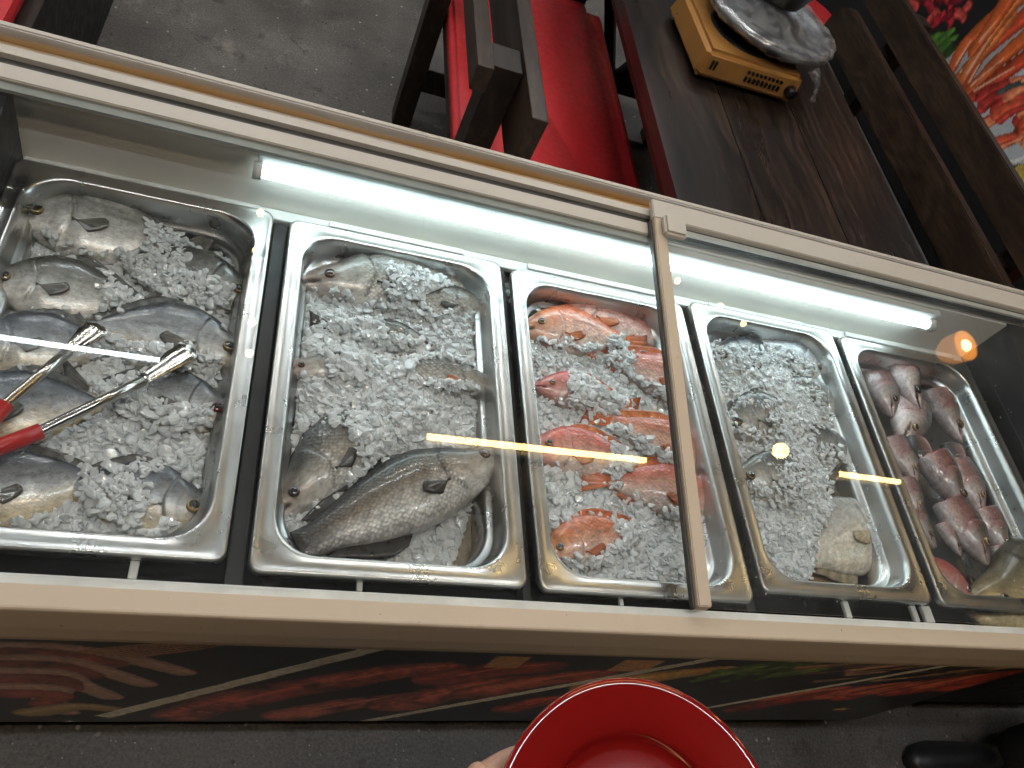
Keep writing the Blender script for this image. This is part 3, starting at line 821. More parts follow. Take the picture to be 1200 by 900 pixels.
    def fin(nm, b0, tips, col, th=.004, ridge=.003, nw=5):
        """b0, tips: equal lists of points (already relative to base); rays run from b0[i] to tips[i]"""
        n = len(b0); v, f = [], []
        g = np.random.default_rng(seed + len(nm))
        for lay in (0, 1):
            for i in range(n):
                for k in range(nw + 1):
                    t = k / nw
                    p = b0[i] * (1 - t) + tips[i] * t + ez * L * (ridge * math.sin(i * 2.2) * (.3 + .7 * t) + (th / 2 if lay == 0 else -th / 2) * (1 - .7 * t))
                    v.append(p)
        W1 = nw + 1
        for lay in (0, 1):
            for i in range(n - 1):
                for k in range(nw):
                    a = lay * n * W1 + i * W1 + k
                    q = (a, a + W1, a + W1 + 1, a + 1)
                    f.append(q if lay == 0 else q[::-1])
        for i in range(n - 1):
            a, b = i * W1, n * W1 + i * W1
            f += [(a, b, b + W1, a + W1), (a + nw, a + W1 + nw, b + W1 + nw, b + nw)]
        me2 = fixn(mesh(nm, v, f, True))
        cc2 = np.array([np.array(col) * (1.25 if (i % 2) else .75) * (1.15 - .5 * k / nw) for lay in (0, 1) for i in range(n) for k in range(W1)])
        at2 = me2.color_attributes.new('paint', 'FLOAT_COLOR', 'POINT')
        c4 = np.zeros((len(v), 4), dtype=np.float32); c4[:, :3] = np.clip(cc2, .003, .9)
        at2.data.foreach_set('color', c4.ravel())
        return link(nm, me2, mat, o)
    def ln(u, y, zf=0.0): return O + L * (u * ex + y * ey + (zf + bend * (u - .4) ** 2 * 2) * ez) - base
    tb = lambda u: float(sp['T'](u)) * deep
    bb = lambda u: float(sp['B'](u)) * deep
    fc = {'pomfret': (.10, .095, .085), 'bass': (.05, .045, .04), 'tilapia': (.60, .15, .05)}[kind]
    fc = tone.get('fin', fc)
    if fins and not cut:
        a, b = (.26, .74) if kind != 'pomfret' else (.34, .74)
        uu = np.linspace(a, b, 15)
        hgt = {'pomfret': [.02, .03, .028, .02, .015, .012, .01], 'bass': [.01, .022, .02, .012, .02, .02, .012], 'tilapia': [.02, .034, .036, .036, .038, .04, .03]}[kind]
        hh = np.interp(np.linspace(0, 6, 15), range(7), hgt)
        fin('dorsal_fin', [ln(u, tb(u) * .93) for u in uu], [ln(u + .05, tb(u) + h * (.86 + .14 * (k % 2))) for k, (u, h) in enumerate(zip(uu, hh))], fc)
        uu = np.linspace(.48, .74, 9)
        hh = np.interp(np.linspace(0, 4, 9), range(5), [.03, .05, .035, .02, .012])
        fin('anal_fin', [ln(u, bb(u) * .93) for u in uu], [ln(u + .045, bb(u) - h) for u, h in zip(uu, hh)], fc)
        e = sp['end']; fk = {'pomfret': .20, 'bass': .10, 'tilapia': .115}[kind]
        ts = np.linspace(-1, 1, 13)
        notch = .075 if kind == 'pomfret' else .012
        fin('tail_fin', [ln(e - .012, t * .028) for t in ts], [ln(1.0 - notch * (1 - abs(t)) * 1.0 - .01 * (1 - t * t), t * fk * (.75 + .25 * abs(t))) for t in ts], fc)
    pu = sp['gill'] + .035
    if not cut or tone.get('pec'):
        ps = -.12 if kind == 'pomfret' else -.3
        pl = {'pomfret': .17, 'bass': .11, 'tilapia': .15}[kind]
        ts = np.linspace(0, 1, 9)
        fin('pectoral_fin', [surf(pu, ps + .10 * (t - .5), .004) for t in ts],
            [surf(min(pu + pl * (1.02 - 1.3 * (t - .36) ** 2), uend - .02), ps - .06 + .46 * (.5 - t), .012 + .006 * math.sin(t * 3.1)) for t in ts], tone.get('pecc', tuple(q * 1.7 for q in fc) if kind == 'pomfret' else fc), .003, .0015)
    # eye: flattened ball with dark pupil, coloured iris
    eu, es, er = sp['eye']
    er *= tone.get('eyek', 1.0)
    cen = surf(eu, es, float(sp['H'](eu)) * .14 * math.sqrt(1 - es * es) - .18 * er)
    bm = bmesh.new(); bmesh.ops.create_uvsphere(bm, u_segments=20, v_segments=14, radius=1.0)
    bm.verts.ensure_lookup_table()
    dd, ccs = [], []
    iris = np.array(tone.get('iris', {'pomfret': (.30, .20, .08), 'bass': (.22, .10, .06), 'tilapia': (.60, .36, .14)}[kind]))
    Tq = (sp['T'](eu) - sp['B'](eu)) / 2
    nrm = ez * .93 + ey * .36 - ex * .15; nrm /= np.linalg.norm(nrm)
    t1 = np.cross(nrm, ex); t1 /= np.linalg.norm(t1); t2 = np.cross(t1, nrm)
    for v in bm.verts:
        p = np.array(v.co); dd.append(math.hypot(p[0], p[1]) if p[2] > 0 else 1.2)
        v.co = Vector(cen + L * er * (p[0] * t2 + p[1] * t1 + p[2] * .62 * nrm))
    mee = bpy.data.meshes.new('eye'); bm.to_mesh(mee); bm.free()
    mee.polygons.foreach_set('use_smooth', [True] * len(mee.polygons))
    for q in dd:
        ccs.append((.006, .006, .007) if q < .66 else (tuple(iris) if q < .88 else tuple(iris * .35)))
    set_color(mee, np.array(ccs)); link('eye', mee, M['eye'], o)
    r = Fish(); r.O, r.ex, r.ey, r.L, r.sp, r.expo, r.z, r.uend, r.o, r.deep = O, ex, ey, L, sp, expo, z, uend, o, deep
    r.exy, r.eyy = ex[:2] / (ex[:2] @ ex[:2]) ** .5, ey[:2] / (ey[:2] @ ey[:2]) ** .5
    r.ck, r.ez, r.cut = c, ez, cut
    FISH.append((tray, r))
    return o
M['eye'] = m_paint('wet_eye', 0.08, 0.05, 200, 0, 0.8)

PG = 'pomfret on ice beside the tongs'
P_ = lambda *a, **k: make_fish('pomfret', 0, *a, **k)
P_((17, 250), (262, 296), 'olive backed pomfret with whole head bare, in the corner by the black end wall', tone=dict(gold=.0, k=1.15), expo=((0, .62), (-1, 1)), z=.757)
P_((300, 352), (92, 292), 'pomfret half sunk in ice with its face to the barramundi tray, under the white liner', tone=dict(gold=.1, k=.95), expo=((.02, .45), (-.15, 1)), z=.750)
P_((-18, 328), (205, 362), 'olive pomfret touching the end wall below the corner pomfret', tone=dict(gold=.0, k=1.1), expo=((0, .62), (-1, 1)), z=.755)
P_((-50, 404), (175, 408), 'blue backed pomfret whose head is against the end wall above the tongs', tone=dict(blue=.8, gold=.35), expo=((0, .7), (-1, 1)), z=.752)
P_((292, 418), (48, 372), 'silver pomfret with yellow belly just beyond the tong tips', tone=dict(blue=.55, gold=.45, k=1.12), expo=((.08, .85), (-.6, 1)), z=.756)
P_((-96, 492), (172, 470), 'blue grey pomfret with gold belly lying under both tong arms', tone=dict(blue=.85, gold=.75), expo=((0, .85), (-1, 1)), z=.750)
P_((276, 487), (60, 452), 'red eyed pomfret with its flank packed in ice by the tong tip', tone=dict(blue=.5, gold=.3, iris=(.28, .03, .03), k=1.1), expo=((.02, .5), (-.25, 1)), z=.752)
P_((-95, 592), (168, 556), 'gold bellied pomfret under the red tong sleeve', tone=dict(blue=.6, gold=.65), expo=((0, .72), (-1, 1)), z=.746)
P_((250, 602), (22, 560), 'dark backed pomfret with big gold rimmed eye in the tray corner by the front rim', tone=dict(blue=.65, gold=.5, eyek=1.2, iris=(.5, .33, .10)), expo=((0, .36), (-1, 1)), z=.748)

B_ = lambda *a, **k: make_fish('bass', 1, *a, **k)
B_((346, 326), (612, 340), 'pale barramundi with its whole head bare under the lamp', tone=dict(dark=.05, k=1.0, pink=.8), expo=((0, .36), (-1, 1)), z=.756, deep=1.12)
B_((585, 358), (390, 358), 'grey barramundi snout against the tilapia side, brownish flank bare in ice', tone=dict(dark=.3), expo=((.02, .52), (-.9, 1)), z=.754)
B_((516, 408), (360, 378), 'small strip of dark barramundi flank showing through heaped ice', tone=dict(dark=.45), expo=((.15, .5), (-.2, .85)), z=.757)
B_((326, 428), (520, 452), 'pinkish barramundi head poking from ice toward the pomfret tray', tone=dict(dark=.0, pink=1.0, k=1.1), expo=((0, .27), (-.8, .9)), z=.758)
B_((590, 452), (410, 428), 'greenish barramundi belly with an orange fin in the ice', tone=dict(dark=.0, k=.95, fin=(.55, .18, .05), pecc=(.6, .15, .05)), expo=((.15, .62), (-.7, .5)), z=.757)
B_((345, 632), (545, 566), 'pale belly of a barramundi under the bare pointed head', tone=dict(dark=.0, k=1.0), expo=((0, .35), (-1, 1)), z=.728)
B_((310, 606), (505, 440), 'barramundi with dark eye, pointed head toward the front rim', tone=dict(dark=.25, k=1.05, iris=(.08, .03, .03), pink=.3), expo=((0, .42), (-1, 1)), z=.750, deep=1.05)
B_((592, 528), (290, 672), 'large whole bronze barramundi with black tail lying bare on top of the ice', tone=dict(dark=1.0, fin=(.02, .017, .015), bend=.02, shift=.02, k=1.0), expo=((.05, 1.1), (-1.4, 1.4)), z=.757, deep=1.0, roll=-.06)

T_ = lambda *a, **k: make_fish('tilapia', 2, *a, **k)
T_((640, 352), (812, 412), 'pink tilapia behind the pale orange one under the lamp', tone=dict(orange=.0, k=1.1), expo=((0, .85), (-1, 1)), z=.754)
T_((608, 382), (762, 404), 'pale orange tilapia with bare head in the corner by the barramundi tray', tone=dict(orange=.7, k=1.1), expo=((0, .66), (-.9, 1)), z=.762)
T_((836, 476), (678, 402), 'pink grey tilapia with orange dorsal fin, tail into the ice', tone=dict(orange=.3, k=.9), expo=((.0, .66), (-.8, 1)), z=.756)
T_((626, 450), (750, 480), 'small pink tilapia face peeking out of the ice', tone=dict(orange=.0, k=.85), expo=((0, .30), (-1, 1)), z=.757)
T_((840, 552), (682, 480), 'orange tilapia whose head sticks out past the lid bar onto bare steel', tone=dict(orange=.6, k=.9), expo=((0, .82), (-.55, 1)), z=.758)
T_((616, 522), (775, 552), 'bright red tilapia with bare face and belly against the barramundi side', tone=dict(orange=.15, k=1.0), expo=((0, .58), (-1, 1)), z=.757)
T_((846, 592), (678, 556), 'big scaled tilapia whose orange head reaches past the lid bar', tone=dict(orange=.3, k=.95), expo=((0, .72), (-1, 1)), z=.757)
T_((630, 652), (778, 618), 'orange faced tilapia in the tray corner by the front rim', tone=dict(orange=.8, k=1.0), expo=((0, .60), (-.6, 1)), z=.752)

Q_ = lambda *a, **k: make_fish('pomfret', 3, *a, **k)
Q_((968, 440), (842, 384), 'bluish white pomfret with bare back nearest the lamp', tone=dict(blue=.6, gold=.0, k=1.25), expo=((.03, .5), (-.3, 1)), z=.756)
Q_((826, 418), (960, 444), 'pomfret back showing as a thin arc in ice along the divider', tone=dict(blue=.5, gold=.0, k=1.1), expo=((.1, .4), (.35, 1)), z=.750)
Q_((992, 482), (872, 452), 'speckled pomfret head poking from the ice toward the fish head tray', tone=dict(gold=.25, k=1.0), expo=((0, .33), (-.5, 1)), z=.754)
Q_((846, 500), (960, 482), 'pomfret with only its brown fin patch clear of the ice', tone=dict(gold=.3, k=.8), expo=((.1, .36), (-.7, .3)), z=.758)
Q_((1000, 532), (900, 510), 'dark patch of pomfret back in the thick of the ice', tone=dict(gold=.1, blue=.3, k=.7), expo=((.1, .48), (-.2, 1)), z=.754)
Q_((858, 560), (990, 572), 'pomfret with greenish face bare along the divider bar', tone=dict(gold=.3, k=.9), expo=((0, .30), (-.6, 1)), z=.756)
Q_((1034, 604), (920, 676), 'cream coloured round pomfret lying bare over the brown meltwater', tone=dict(gold=.30, k=1.3, blue=-.0, shift=-.25, fin=(.40, .33, .22)), expo=((0, 1.1), (-1.4, 1.4)), z=.738, roll=.1, deep=1.1)

def head_(a, b, label, kind='bass', **k):
    b = (a[0] + (b[0] - a[0]) * .84, a[1] + (b[1] - a[1]) * .84)
    return make_fish(kind, 4, a, b, label, cut=k.pop('cut', .42), cat='fish head', name='fish_head', **k)
HG = [
 ((1048, 488), (985, 352), 'pale pink fish head by the pomfret tray wall, nearest the lamp', dict(dark=.35, pink=1.0, k=.8, iris=(.1, .05, .04)), .745, 1),
 ((1078, 480), (1000, 318), 'white and grey fish head with wide open dark mouth', dict(dark=.15, pink=.6, k=1.15, iris=(.05, .04, .04)), .762, 1),
 ((1060, 520), (1076, 400), 'white jaw piece under the open mouthed head', dict(dark=.0, k=1.25, pink=.5), .742, -1),
 ((1128, 520), (1040, 360), 'narrow pink striped fish head leaning on the bare tray wall', dict(dark=.7, pink=1.0, k=.75), .742, 1),
 ((1074, 566), (1000, 440), 'pink fish head under the scratched glass by the divider', dict(dark=.1, pink=1.0, k=.8), .742, 1),
 ((1136, 602), (1012, 420), 'long dark grey fish head in the middle of the heap', dict(dark=1.0, pink=.6, k=.7), .754, 1),
 ((1152, 602), (1066, 452), 'brownish fish head with gold lips beside the long grey one', dict(dark=.5, pink=.3, k=1.0), .742, 1),
 ((1096, 642), (1004, 506), 'wine pink fish head against the divider side of the heap', dict(dark=.5, pink=1.0, k=.65), .740, 1),
 ((1158, 662), (1042, 482), 'dark red striped fish head with teal gill patch', dict(dark=.9, pink=.8, k=.75), .752, 1),
 ((1110, 500), (1062, 388), 'small grey fish head wedged between the open mouthed head and the tray wall', dict(dark=.6, pink=.9, k=.8), .738, 1),
 ((1092, 560), (1048, 450), 'small purple grey fish head above the long dark one', dict(dark=.8, pink=1.0, k=.8), .748, 1),
 ((1132, 566), (1086, 452), 'small rosy fish head touching the bare tray wall', dict(dark=.3, pink=1.0, k=.9), .744, 1),
 ((1078, 606), (1030, 498), 'small pale lipped fish head beside the divider', dict(dark=.5, pink=1.0, k=1.0), .750, 1),
 ((1126, 652), (1072, 548), 'small dark fish head under the teal gilled one', dict(dark=.9, pink=.7, k=.8), .744, 1),
 ((1196, 690), (1136, 570), 'small pinkish fish head at the wall above the yellowish head', dict(dark=.4, pink=1.0, k=.85), .748, 1),
 ((1184, 656), (1094, 500), 'black brown fish head against the bare tray wall', dict(dark=.95, pink=.2, k=.9), .748, 1),
]
for hi_, (a, b, lb, tn, z, d) in enumerate(HG):
    head_(a, b, lb, tone=dict(tn, ckind='bass', pec=False, tint=(.92, .86, .92), mouth=1.0 if 'mouth' in lb else .45, gillred=.45, eyek=1.5 if hi_ % 2 else 1.15), z=z, dors=d, lenk=1.0, deep=1.0 if hi_ % 2 else .9, roll=.1, kind='bass' if hi_ % 2 else 'tilapia', cut=.42 if hi_ % 2 else .47)
head_((1142, 702), (1010, 632), 'pink and white fish head with round eye near the front rim', kind='tilapia', tone=dict(orange=.0, k=.75, eyek=1.25, iris=(.25, .22, .2)), z=.750, cut=.5)
head_((1132, 706), (1372, 690), 'yellowish brown fish head with black top near the front rim', kind='bass', tone=dict(dark=.45, pink=-.3, k=1.2, tint=(1.2, 1.0, .62)), z=.750, cut=.6, deep=1.5)

# ================================================================ ICE
ico = bmesh.new(); bmesh.ops.create_icosphere(ico, subdivisions=2, radius=1.0)
ico.verts.ensure_lookup_table()
ICV = np.array([v.co[:] for v in ico.verts]); ICF = np.array([[v.index for v in f.verts] for f in ico.faces]); ico.free()
VAR = []
for k in range(10):
    g = np.random.default_rng(100 + k)
    pl = g.normal(size=(9, 3)); pl /= np.linalg.norm(pl, axis=1)[:, None]; dd = g.uniform(.30, .85, 9)
    v = ICV.copy()
    for n_, d_ in zip(pl, dd):                          # chop facets off a ball
        h = v @ n_ - d_
        v -= np.clip(h, 0, None)[:, None] * n_
    v *= 1 + .05 * g.normal(size=(len(v), 1))
    VAR.append(v)
def in_poly(x, y, pts):
    pts = np.array(pts); ins = np.zeros(np.shape(x), bool); j = len(pts) - 1
    for i in range(len(pts)):
        (xi, yi), (xj, yj) = pts[i], pts[j]
        if yi != yj: ins ^= ((yi > y) != (yj > y)) & (x < (xj - xi) * (y - yi) / (yj - yi) + xi)
        j = i
    return ins
def poly_dist(x, y, pts):
    best = np.full(np.shape(x), 9.0); pts = np.array(pts)
    for i in range(len(pts)):
        a, b = pts[i], pts[(i + 1) % len(pts)]; d = b - a
        t = np.clip(((x - a[0]) * d[0] + (y - a[1]) * d[1]) / (d @ d + 1e-12), 0, 1)
        best = np.minimum(best, np.hypot(x - a[0] - t * d[0], y - a[1] - t * d[1]))
    return best
def inner_mask(x, y, t, m):
    x0, x1, y0, y1 = TR[t]; r = .05
    dx = np.maximum(np.abs(x - (x0 + x1) / 2) - ((x1 - x0) / 2 - m - r), 0); dy = np.maximum(np.abs(y - (y0 + y1) / 2) - ((y1 - y0) / 2 - m - r), 0)
    return np.hypot(dx, dy) < r
def vnoise(x, y, f, seed):
    g = np.random.default_rng(seed); o = 0
    for k in range(5):
        a, b, p = g.normal(size=3); o = o + np.sin(f * (a * x + b * y) * (1 + .4 * k) + p * 6) / (1 + .3 * k)
    return o / 2.6
def make_ice(t, poly_px, z0, zlow, label, n_chip, mounds=(), brown=None, slush='slush', size=(.0038, .0088)):
    poly = [atz(p, z0)[:2] for p in poly_px]
    x0, x1, y0, y1 = TR[t]
    cx, cy = (x0 + x1) / 2, (y0 + y1) / 2
    mnd = [(atz(p, z0)[:2], r, h) for p, r, h in mounds]
    def bed(x, y):
        ins = in_poly(x, y, poly); d = np.where(ins, poly_dist(x, y, poly), 0)
        h = zlow + (z0 - zlow) * sstep(0, .03, d)
        h = h + np.where(ins, .005 * vnoise(x, y, 45, t) + .003 * vnoise(x, y, 120, t + 9), 0)
        for p, r, hh in mnd: h = h + hh * np.exp(-((x - p[0]) ** 2 + (y - p[1]) ** 2) / r ** 2) * ins
        return h, ins
    fl = [f for q, f in FISH if q == t]
    # bed surface
    nx, ny = 110, 170
    gx, gy = np.meshgrid(np.linspace(x0 + .03, x1 - .03, nx), np.linspace(y0 + .03, y1 - .03, ny))
    h, ins = bed(gx, gy)
    ok = inner_mask(gx, gy, t, .036) & (h > zlow + .004)
    idx = np.arange(nx * ny).reshape(ny, nx)
    q = np.stack([idx[:-1, :-1], idx[:-1, 1:], idx[1:, 1:], idx[1:, :-1]], -1).reshape(-1, 4)
    q = q[ok.ravel()[q].all(1)]
    use, inv = np.unique(q, return_inverse=True)
    v = np.stack([gx.ravel() - cx, gy.ravel() - cy, h.ravel() - .65], -1)[use]
    root = link('crushed_ice', None)
    # chips
    g = np.random.default_rng(50 + t)
    N = n_chip * 4
    x = g.uniform(x0 + .03, x1 - .03, N); y = g.uniform(y0 + .03, y1 - .03, N)
    sz = g.uniform(size[0], size[1], N) * np.where(g.random(N) < .12, 1.45, 1.0) * np.where(g.random(N) < .3, .6, 1)
    h, ins = bed(x, y)
    keep = ins & inner_mask(x, y, t, .0385) & (h > zlow + .008 * g.random(N))
    zz = h.copy(); onfish = np.zeros(N, bool)
    for f in fl:
        rel = np.stack([x - f.O[0], y - f.O[1]], -1)
        u = rel @ f.exy / f.L; yl = rel @ f.eyy / f.L
        uc = np.clip(u, 0, f.uend)
        T, B, Hh = f.sp['T'](uc) * f.deep, f.sp['B'](uc) * f.deep, f.sp['H'](uc)
        s = (yl - (T + B) / 2) / np.maximum((T - B) / 2, 1e-4)
        inside = (u > -.01) & (u < f.uend) & (np.abs(s) < 1.0)
        zt = f.O[2] + f.L * (np.sqrt(np.clip(1 - s * s, 0, 1)) ** .85 * Hh) - u * f.L * 0
        ju = .035 * vnoise(x, y, 60, 7) + .02 * g.normal(size=N); js = .14 * vnoise(x, y, 70, 11) + .08 * g.normal(size=N)
        (e0, e1), (s0, s1) = f.expo
        tailz = (u >= f.uend) & (u < 1.02) & (np.abs(yl) < .11) & (e1 > 1)
        bare = (inside & (u > e0 - .03 + ju) & (u < e1 + ju) & (s > s0 + js) & (s < s1 + .05 + js)) | tailz
        higher = zt > zz - .002
        keep &= ~(bare & higher)
        put = inside & higher & ~bare
        zz = np.where(put, np.maximum(zz, zt + sz * .15), zz)
    ids = np.flatnonzero(keep)[:n_chip]
    # a little stacking: later chips ride on earlier ones
    zz = zz + g.uniform(-.003, .0045, N)
    vs, fs, o = [], [], 0
    for i in ids:
        b = VAR[g.integers(10)]
        sc = np.array([1.05, g.uniform(.5, 1), g.uniform(.32, .65)]) * sz[i]
        a, bq, cq = g.uniform(0, 6.28), g.normal(0, .38), g.normal(0, .38)
        ca, sa = math.cos(a), math.sin(a)
        p = b * sc
        cb, sb = math.cos(bq), math.sin(bq); p = np.stack([p[:, 0], p[:, 1] * cb - p[:, 2] * sb, p[:, 1] * sb + p[:, 2] * cb], -1)
        cc, s2 = math.cos(cq), math.sin(cq); p = np.stack([p[:, 0] * cc + p[:, 2] * s2, p[:, 1], -p[:, 0] * s2 + p[:, 2] * cc], -1)
        p = np.stack([p[:, 0] * ca - p[:, 1] * sa, p[:, 0] * sa + p[:, 1] * ca, p[:, 2]], -1)
        vs.append(p + [x[i] - cx, y[i] - cy, zz[i] - .65 + sz[i] * .2]); fs.append(ICF + o); o += len(b)
    vs = np.concatenate(vs); fs = np.concatenate(fs)
    nb = len(v)
    me = bpy.data.meshes.new('crushed_ice')
    allv = np.concatenate([v, vs]); tri = fs + nb; quad = inv.reshape(-1, 4)
    me.vertices.add(len(allv)); me.vertices.foreach_set('co', allv.astype(np.float32).ravel())
    lv = np.concatenate([quad.ravel(), tri.ravel()]).astype(np.int32)
    me.loops.add(len(lv)); me.loops.foreach_set('vertex_index', lv)
    st = np.concatenate([np.arange(len(quad)) * 4, len(quad) * 4 + np.arange(len(tri)) * 3]).astype(np.int32)
    me.polygons.add(len(st)); me.polygons.foreach_set('loop_start', st)
    me.polygons.foreach_set('loop_total', np.concatenate([np.full(len(quad), 4), np.full(len(tri), 3)]).astype(np.int32))
    me.polygons.foreach_set('material_index', np.concatenate([np.zeros(len(quad)), np.ones(len(tri))]).astype(np.int32))
    me.polygons.foreach_set('use_smooth', np.concatenate([np.ones(len(quad), bool), np.repeat(g.random(len(tri) // 80) < .35, 80)]))
    me.update(calc_edges=True); me.validate()
    me.materials.append(M[slush]); me.materials.append(M['ice'])
    bpy.data.objects.remove(root)
    ob = link('crushed_ice', me, None, None, (cx, cy, .65))
    tag(ob, label, 'ice', None, 'stuff')
    return ob
make_ice(0, [(60, 262), (180, 258), (300, 300), (292, 420), (272, 560), (225, 660), (-140, 650), (-60, 400), (0, 240)], .742, .665, 'sparse half melted crushed ice between the pomfret by the tongs', 4000,
         mounds=(((215, 340), .05, .012), ((200, 420), .05, .006), ((180, 520), .06, .010), ((200, 625), .05, .012), ((262, 440), .03, .010)), slush='slush')
make_ice(1, [(335, 330), (420, 300), (560, 300), (590, 340), (590, 560), (560, 650), (590, 700), (300, 700), (300, 480)], .748, .665, 'thick heap of crushed ice over the barramundi', 6400,
         mounds=(((430, 430), .09, .012), ((400, 480), .07, .012), ((540, 380), .06, .008), ((480, 490), .06, .010), ((540, 620), .10, -.030), ((330, 500), .05, .006)))
make_ice(2, [(600, 350), (760, 340), (800, 420), (826, 500), (836, 600), (834, 710), (600, 710), (590, 480)], .748, .665, 'crushed ice packed round the red tilapia', 5200,
         mounds=(((640, 420), .05, .012), ((700, 470), .05, .008), ((770, 530), .04, .006), ((640, 590), .05, .008), ((740, 660), .06, .010)))
make_ice(3, [(818, 380), (880, 362), (960, 395), (1000, 470), (1005, 520), (990, 580), (985, 640), (960, 700), (870, 710), (830, 500)], .752, .665, 'fine crushed ice heap hiding most of the white pomfret', 4800,
         mounds=(((900, 450), .07, .016), ((930, 490), .07, .016), ((930, 560), .06, .012), ((850, 380), .05, .010)), size=(.0032, .0065))
# brown meltwater in the corner of the pomfret tray
wz = .722
pts = [atz(p, wz)[:2] for p in ((930, 640), (985, 640), (1032, 655), (1040, 690), (1020, 706), (930, 706), (900, 690))]
x0, x1, y0, y1 = TR[3]
wp = [(p[0], p[1]) for p in rrect(x0 + .0395, x1 - .048, y0 + .0395, y0 + .17, .035)]
t = NT('brown_water'); t.set(Base_Color=t.ramp(t.noise(20), [(.3, (.30, .17, .08)), (.7, (.42, .26, .13))]), Roughness=0.06, Transmission_Weight=0.2, IOR=1.33)
me = mesh('meltwater', [(a - x0, b - y0, wz - .66) for a, b in wp] + [(a - x0, b - y0, wz - .66 - .012) for a, b in wp],
          [tuple(range(40)), tuple(range(79, 39, -1))] + [(i, 40 + i, 40 + (i + 1) % 40, (i + 1) % 40) for i in range(40)])
tag(link('meltwater', fixn(me), t.m, None, (x0, y0, .66)), 'brown meltwater pooled in the corner of the iced pomfret tray', 'water', None, 'stuff')
x0, x1, y0, y1 = TR[1]
wp = rrect(x0 + .0395, x1 - .0395, y0 + .0395, y0 + .24, .05)
wz = .716
me = mesh('slush', [(a - x0, b - y0, wz - .66) for a, b in wp] + [(a - x0, b - y0, wz - .66 - .012) for a, b in wp],
          [tuple(range(40)), tuple(range(79, 39, -1))] + [(i, 40 + i, 40 + (i + 1) % 40, (i + 1) % 40) for i in range(40)])
tag(link('slush', fixn(me), M['slushb'], None, (x0, y0, .66)), 'brownish slush in the barramundi tray by the large bronze fish', 'slush', None, 'stuff')

# ================================================================ TONGS
TG = empty('tongs', tuple(atz((-60, 545), .775)), 'steel tongs with red sleeved handles lying on the pomfret', 'tongs')
tb = np.array(TG.location)
def P3(p, z): return np.array(atz(p, z)) - tb
hinge = P3((-62, 548), .806)
for tip, mid_, slv, nm in (((226, 408), (168, 446), (48, 505), 0), ((118, 382), (80, 412), (6, 474), 1)):
    s = P3(slv, .802); m = P3(mid_, .797); e = P3(tip, .788)
    arm = link('arm', tube_me('arm', [hinge, hinge * .4 + s * .6, s, s * .5 + m * .5, m], [.0058, .0062, .0062, .006, .0062], 12), M['chrome'], TG)
    link('sleeve', tube_me('sleeve', [hinge * .97 + s * .03, hinge * .5 + s * .5, s], [.0088, .0092, .0088], 14), M['sleeve'], TG)
    d = e - m; d /= np.linalg.norm(d); sd = np.array([-d[1], d[0], 0]); up = np.cross(d, sd)
    Ln = np.linalg.norm(e - m)
    v, f = [], []
    for lay in (.0012, -.0012):
        for k in range(9):
            tt = k / 8; w = np.interp(tt, [0, .2, .6, .85, .97, 1], [.006, .009, .0125, .0135, .010, .005]) * (1 + .1 * (k % 2) * (tt > .5))
            for q in (-1, -.33, .33, 1):
                v.append(m + d * Ln * tt + sd * w * q + up * (lay + .004 * (q * q - .5) * (1 if tt < .9 else .3)))
    for lay in (0, 36):
        for k in range(8):
            for q in range(3):
                a = lay + k * 4 + q; f.append((a, a + 1, a + 5, a + 4))
    for k in range(8):
        for q in (0, 3): f.append((k * 4 + q, (k + 1) * 4 + q, 36 + (k + 1) * 4 + q, 36 + k * 4 + q))
    f += [(0, 1, 37, 36), (1, 2, 38, 37), (2, 3, 39, 38), (32, 33, 69, 68), (33, 34, 70, 69), (34, 35, 71, 70)]
    link('blade', fixn(mesh('blade', v, f, True)), M['chrome'], TG)
link('hinge', tube_me('hinge', [hinge + (0, 0, -.007), hinge + (0, 0, .007)], .011, 16), M['chrome'], TG)

# ================================================================ BENCHES, TABLE
def lbox(name, b, mat, parent, bev=0.003): return box(name, b, mat, parent, bev)
def make_bench(name, loc, label, rz=0.0, wl=1.3, low_far=None):
    """origin: floor under the back edge; seat reaches +x, length along y from 0 to wl"""
    B = empty(name, loc, label, 'bench', 'dark wooden benches', rz)
    lbox('seat_board', (.062, .585, .0, wl, .375, .402), M['woodB'], B)
    bm = bmesh.new(); bmesh.ops.create_cube(bm, size=1)
    for v in bm.verts: v.co = Vector((.330 + v.co.x * .535, wl / 2 + v.co.y * (wl - .01), .4265 + v.co.z * .047))
    ve = [e for e in bm.edges if abs(e.verts[0].co.z - e.verts[1].co.z) > .01]
    bmesh.ops.bevel(bm, geom=ve, offset=.05, segments=6, affect='EDGES')
    he = [e for e in bm.edges if abs(e.verts[0].co.z - e.verts[1].co.z) < .001 and e.verts[0].co.z > .44 and len(e.link_faces) == 2 and abs(e.link_faces[0].normal.z - e.link_faces[1].normal.z) > .5]
    bmesh.ops.bevel(bm, geom=he, offset=.014, segments=3, affect='EDGES')
    me = bpy.data.meshes.new('seat_cushion'); bm.to_mesh(me); bm.free()
    me.polygons.foreach_set('use_smooth', [True] * len(me.polygons))
    link('seat_cushion', me, M['red'], B)
    for y in (.12, wl - .30):
        lbox('post', (.0, .060, y, y + .075, .0, .845), M['woodB'], B)
        lbox('leg', (.50, .555, y, y + .065, .0, .374), M['woodB'], B)
        lbox('stretcher', (.0605, .4995, y + .015, y + .055, .14, .20), M['woodB'], B)
        lbox('spacer_block', (.010, .052, y + .095, y + .15, .70, .80), M['woodP'], B)
    lbox('backrest_rail', (-.034, -.001, .10, wl, .795, .85), M['woodP'], B)
    lbox('backrest_plank', (.061, .094, -.02, wl + .0, .72, .855), M['woodP'], B)
    return B
make_bench('bench', (0.368, 1.17, 0), 'dark wooden bench with red cushion and double plank back, behind the freezer', 0.0, 1.29)
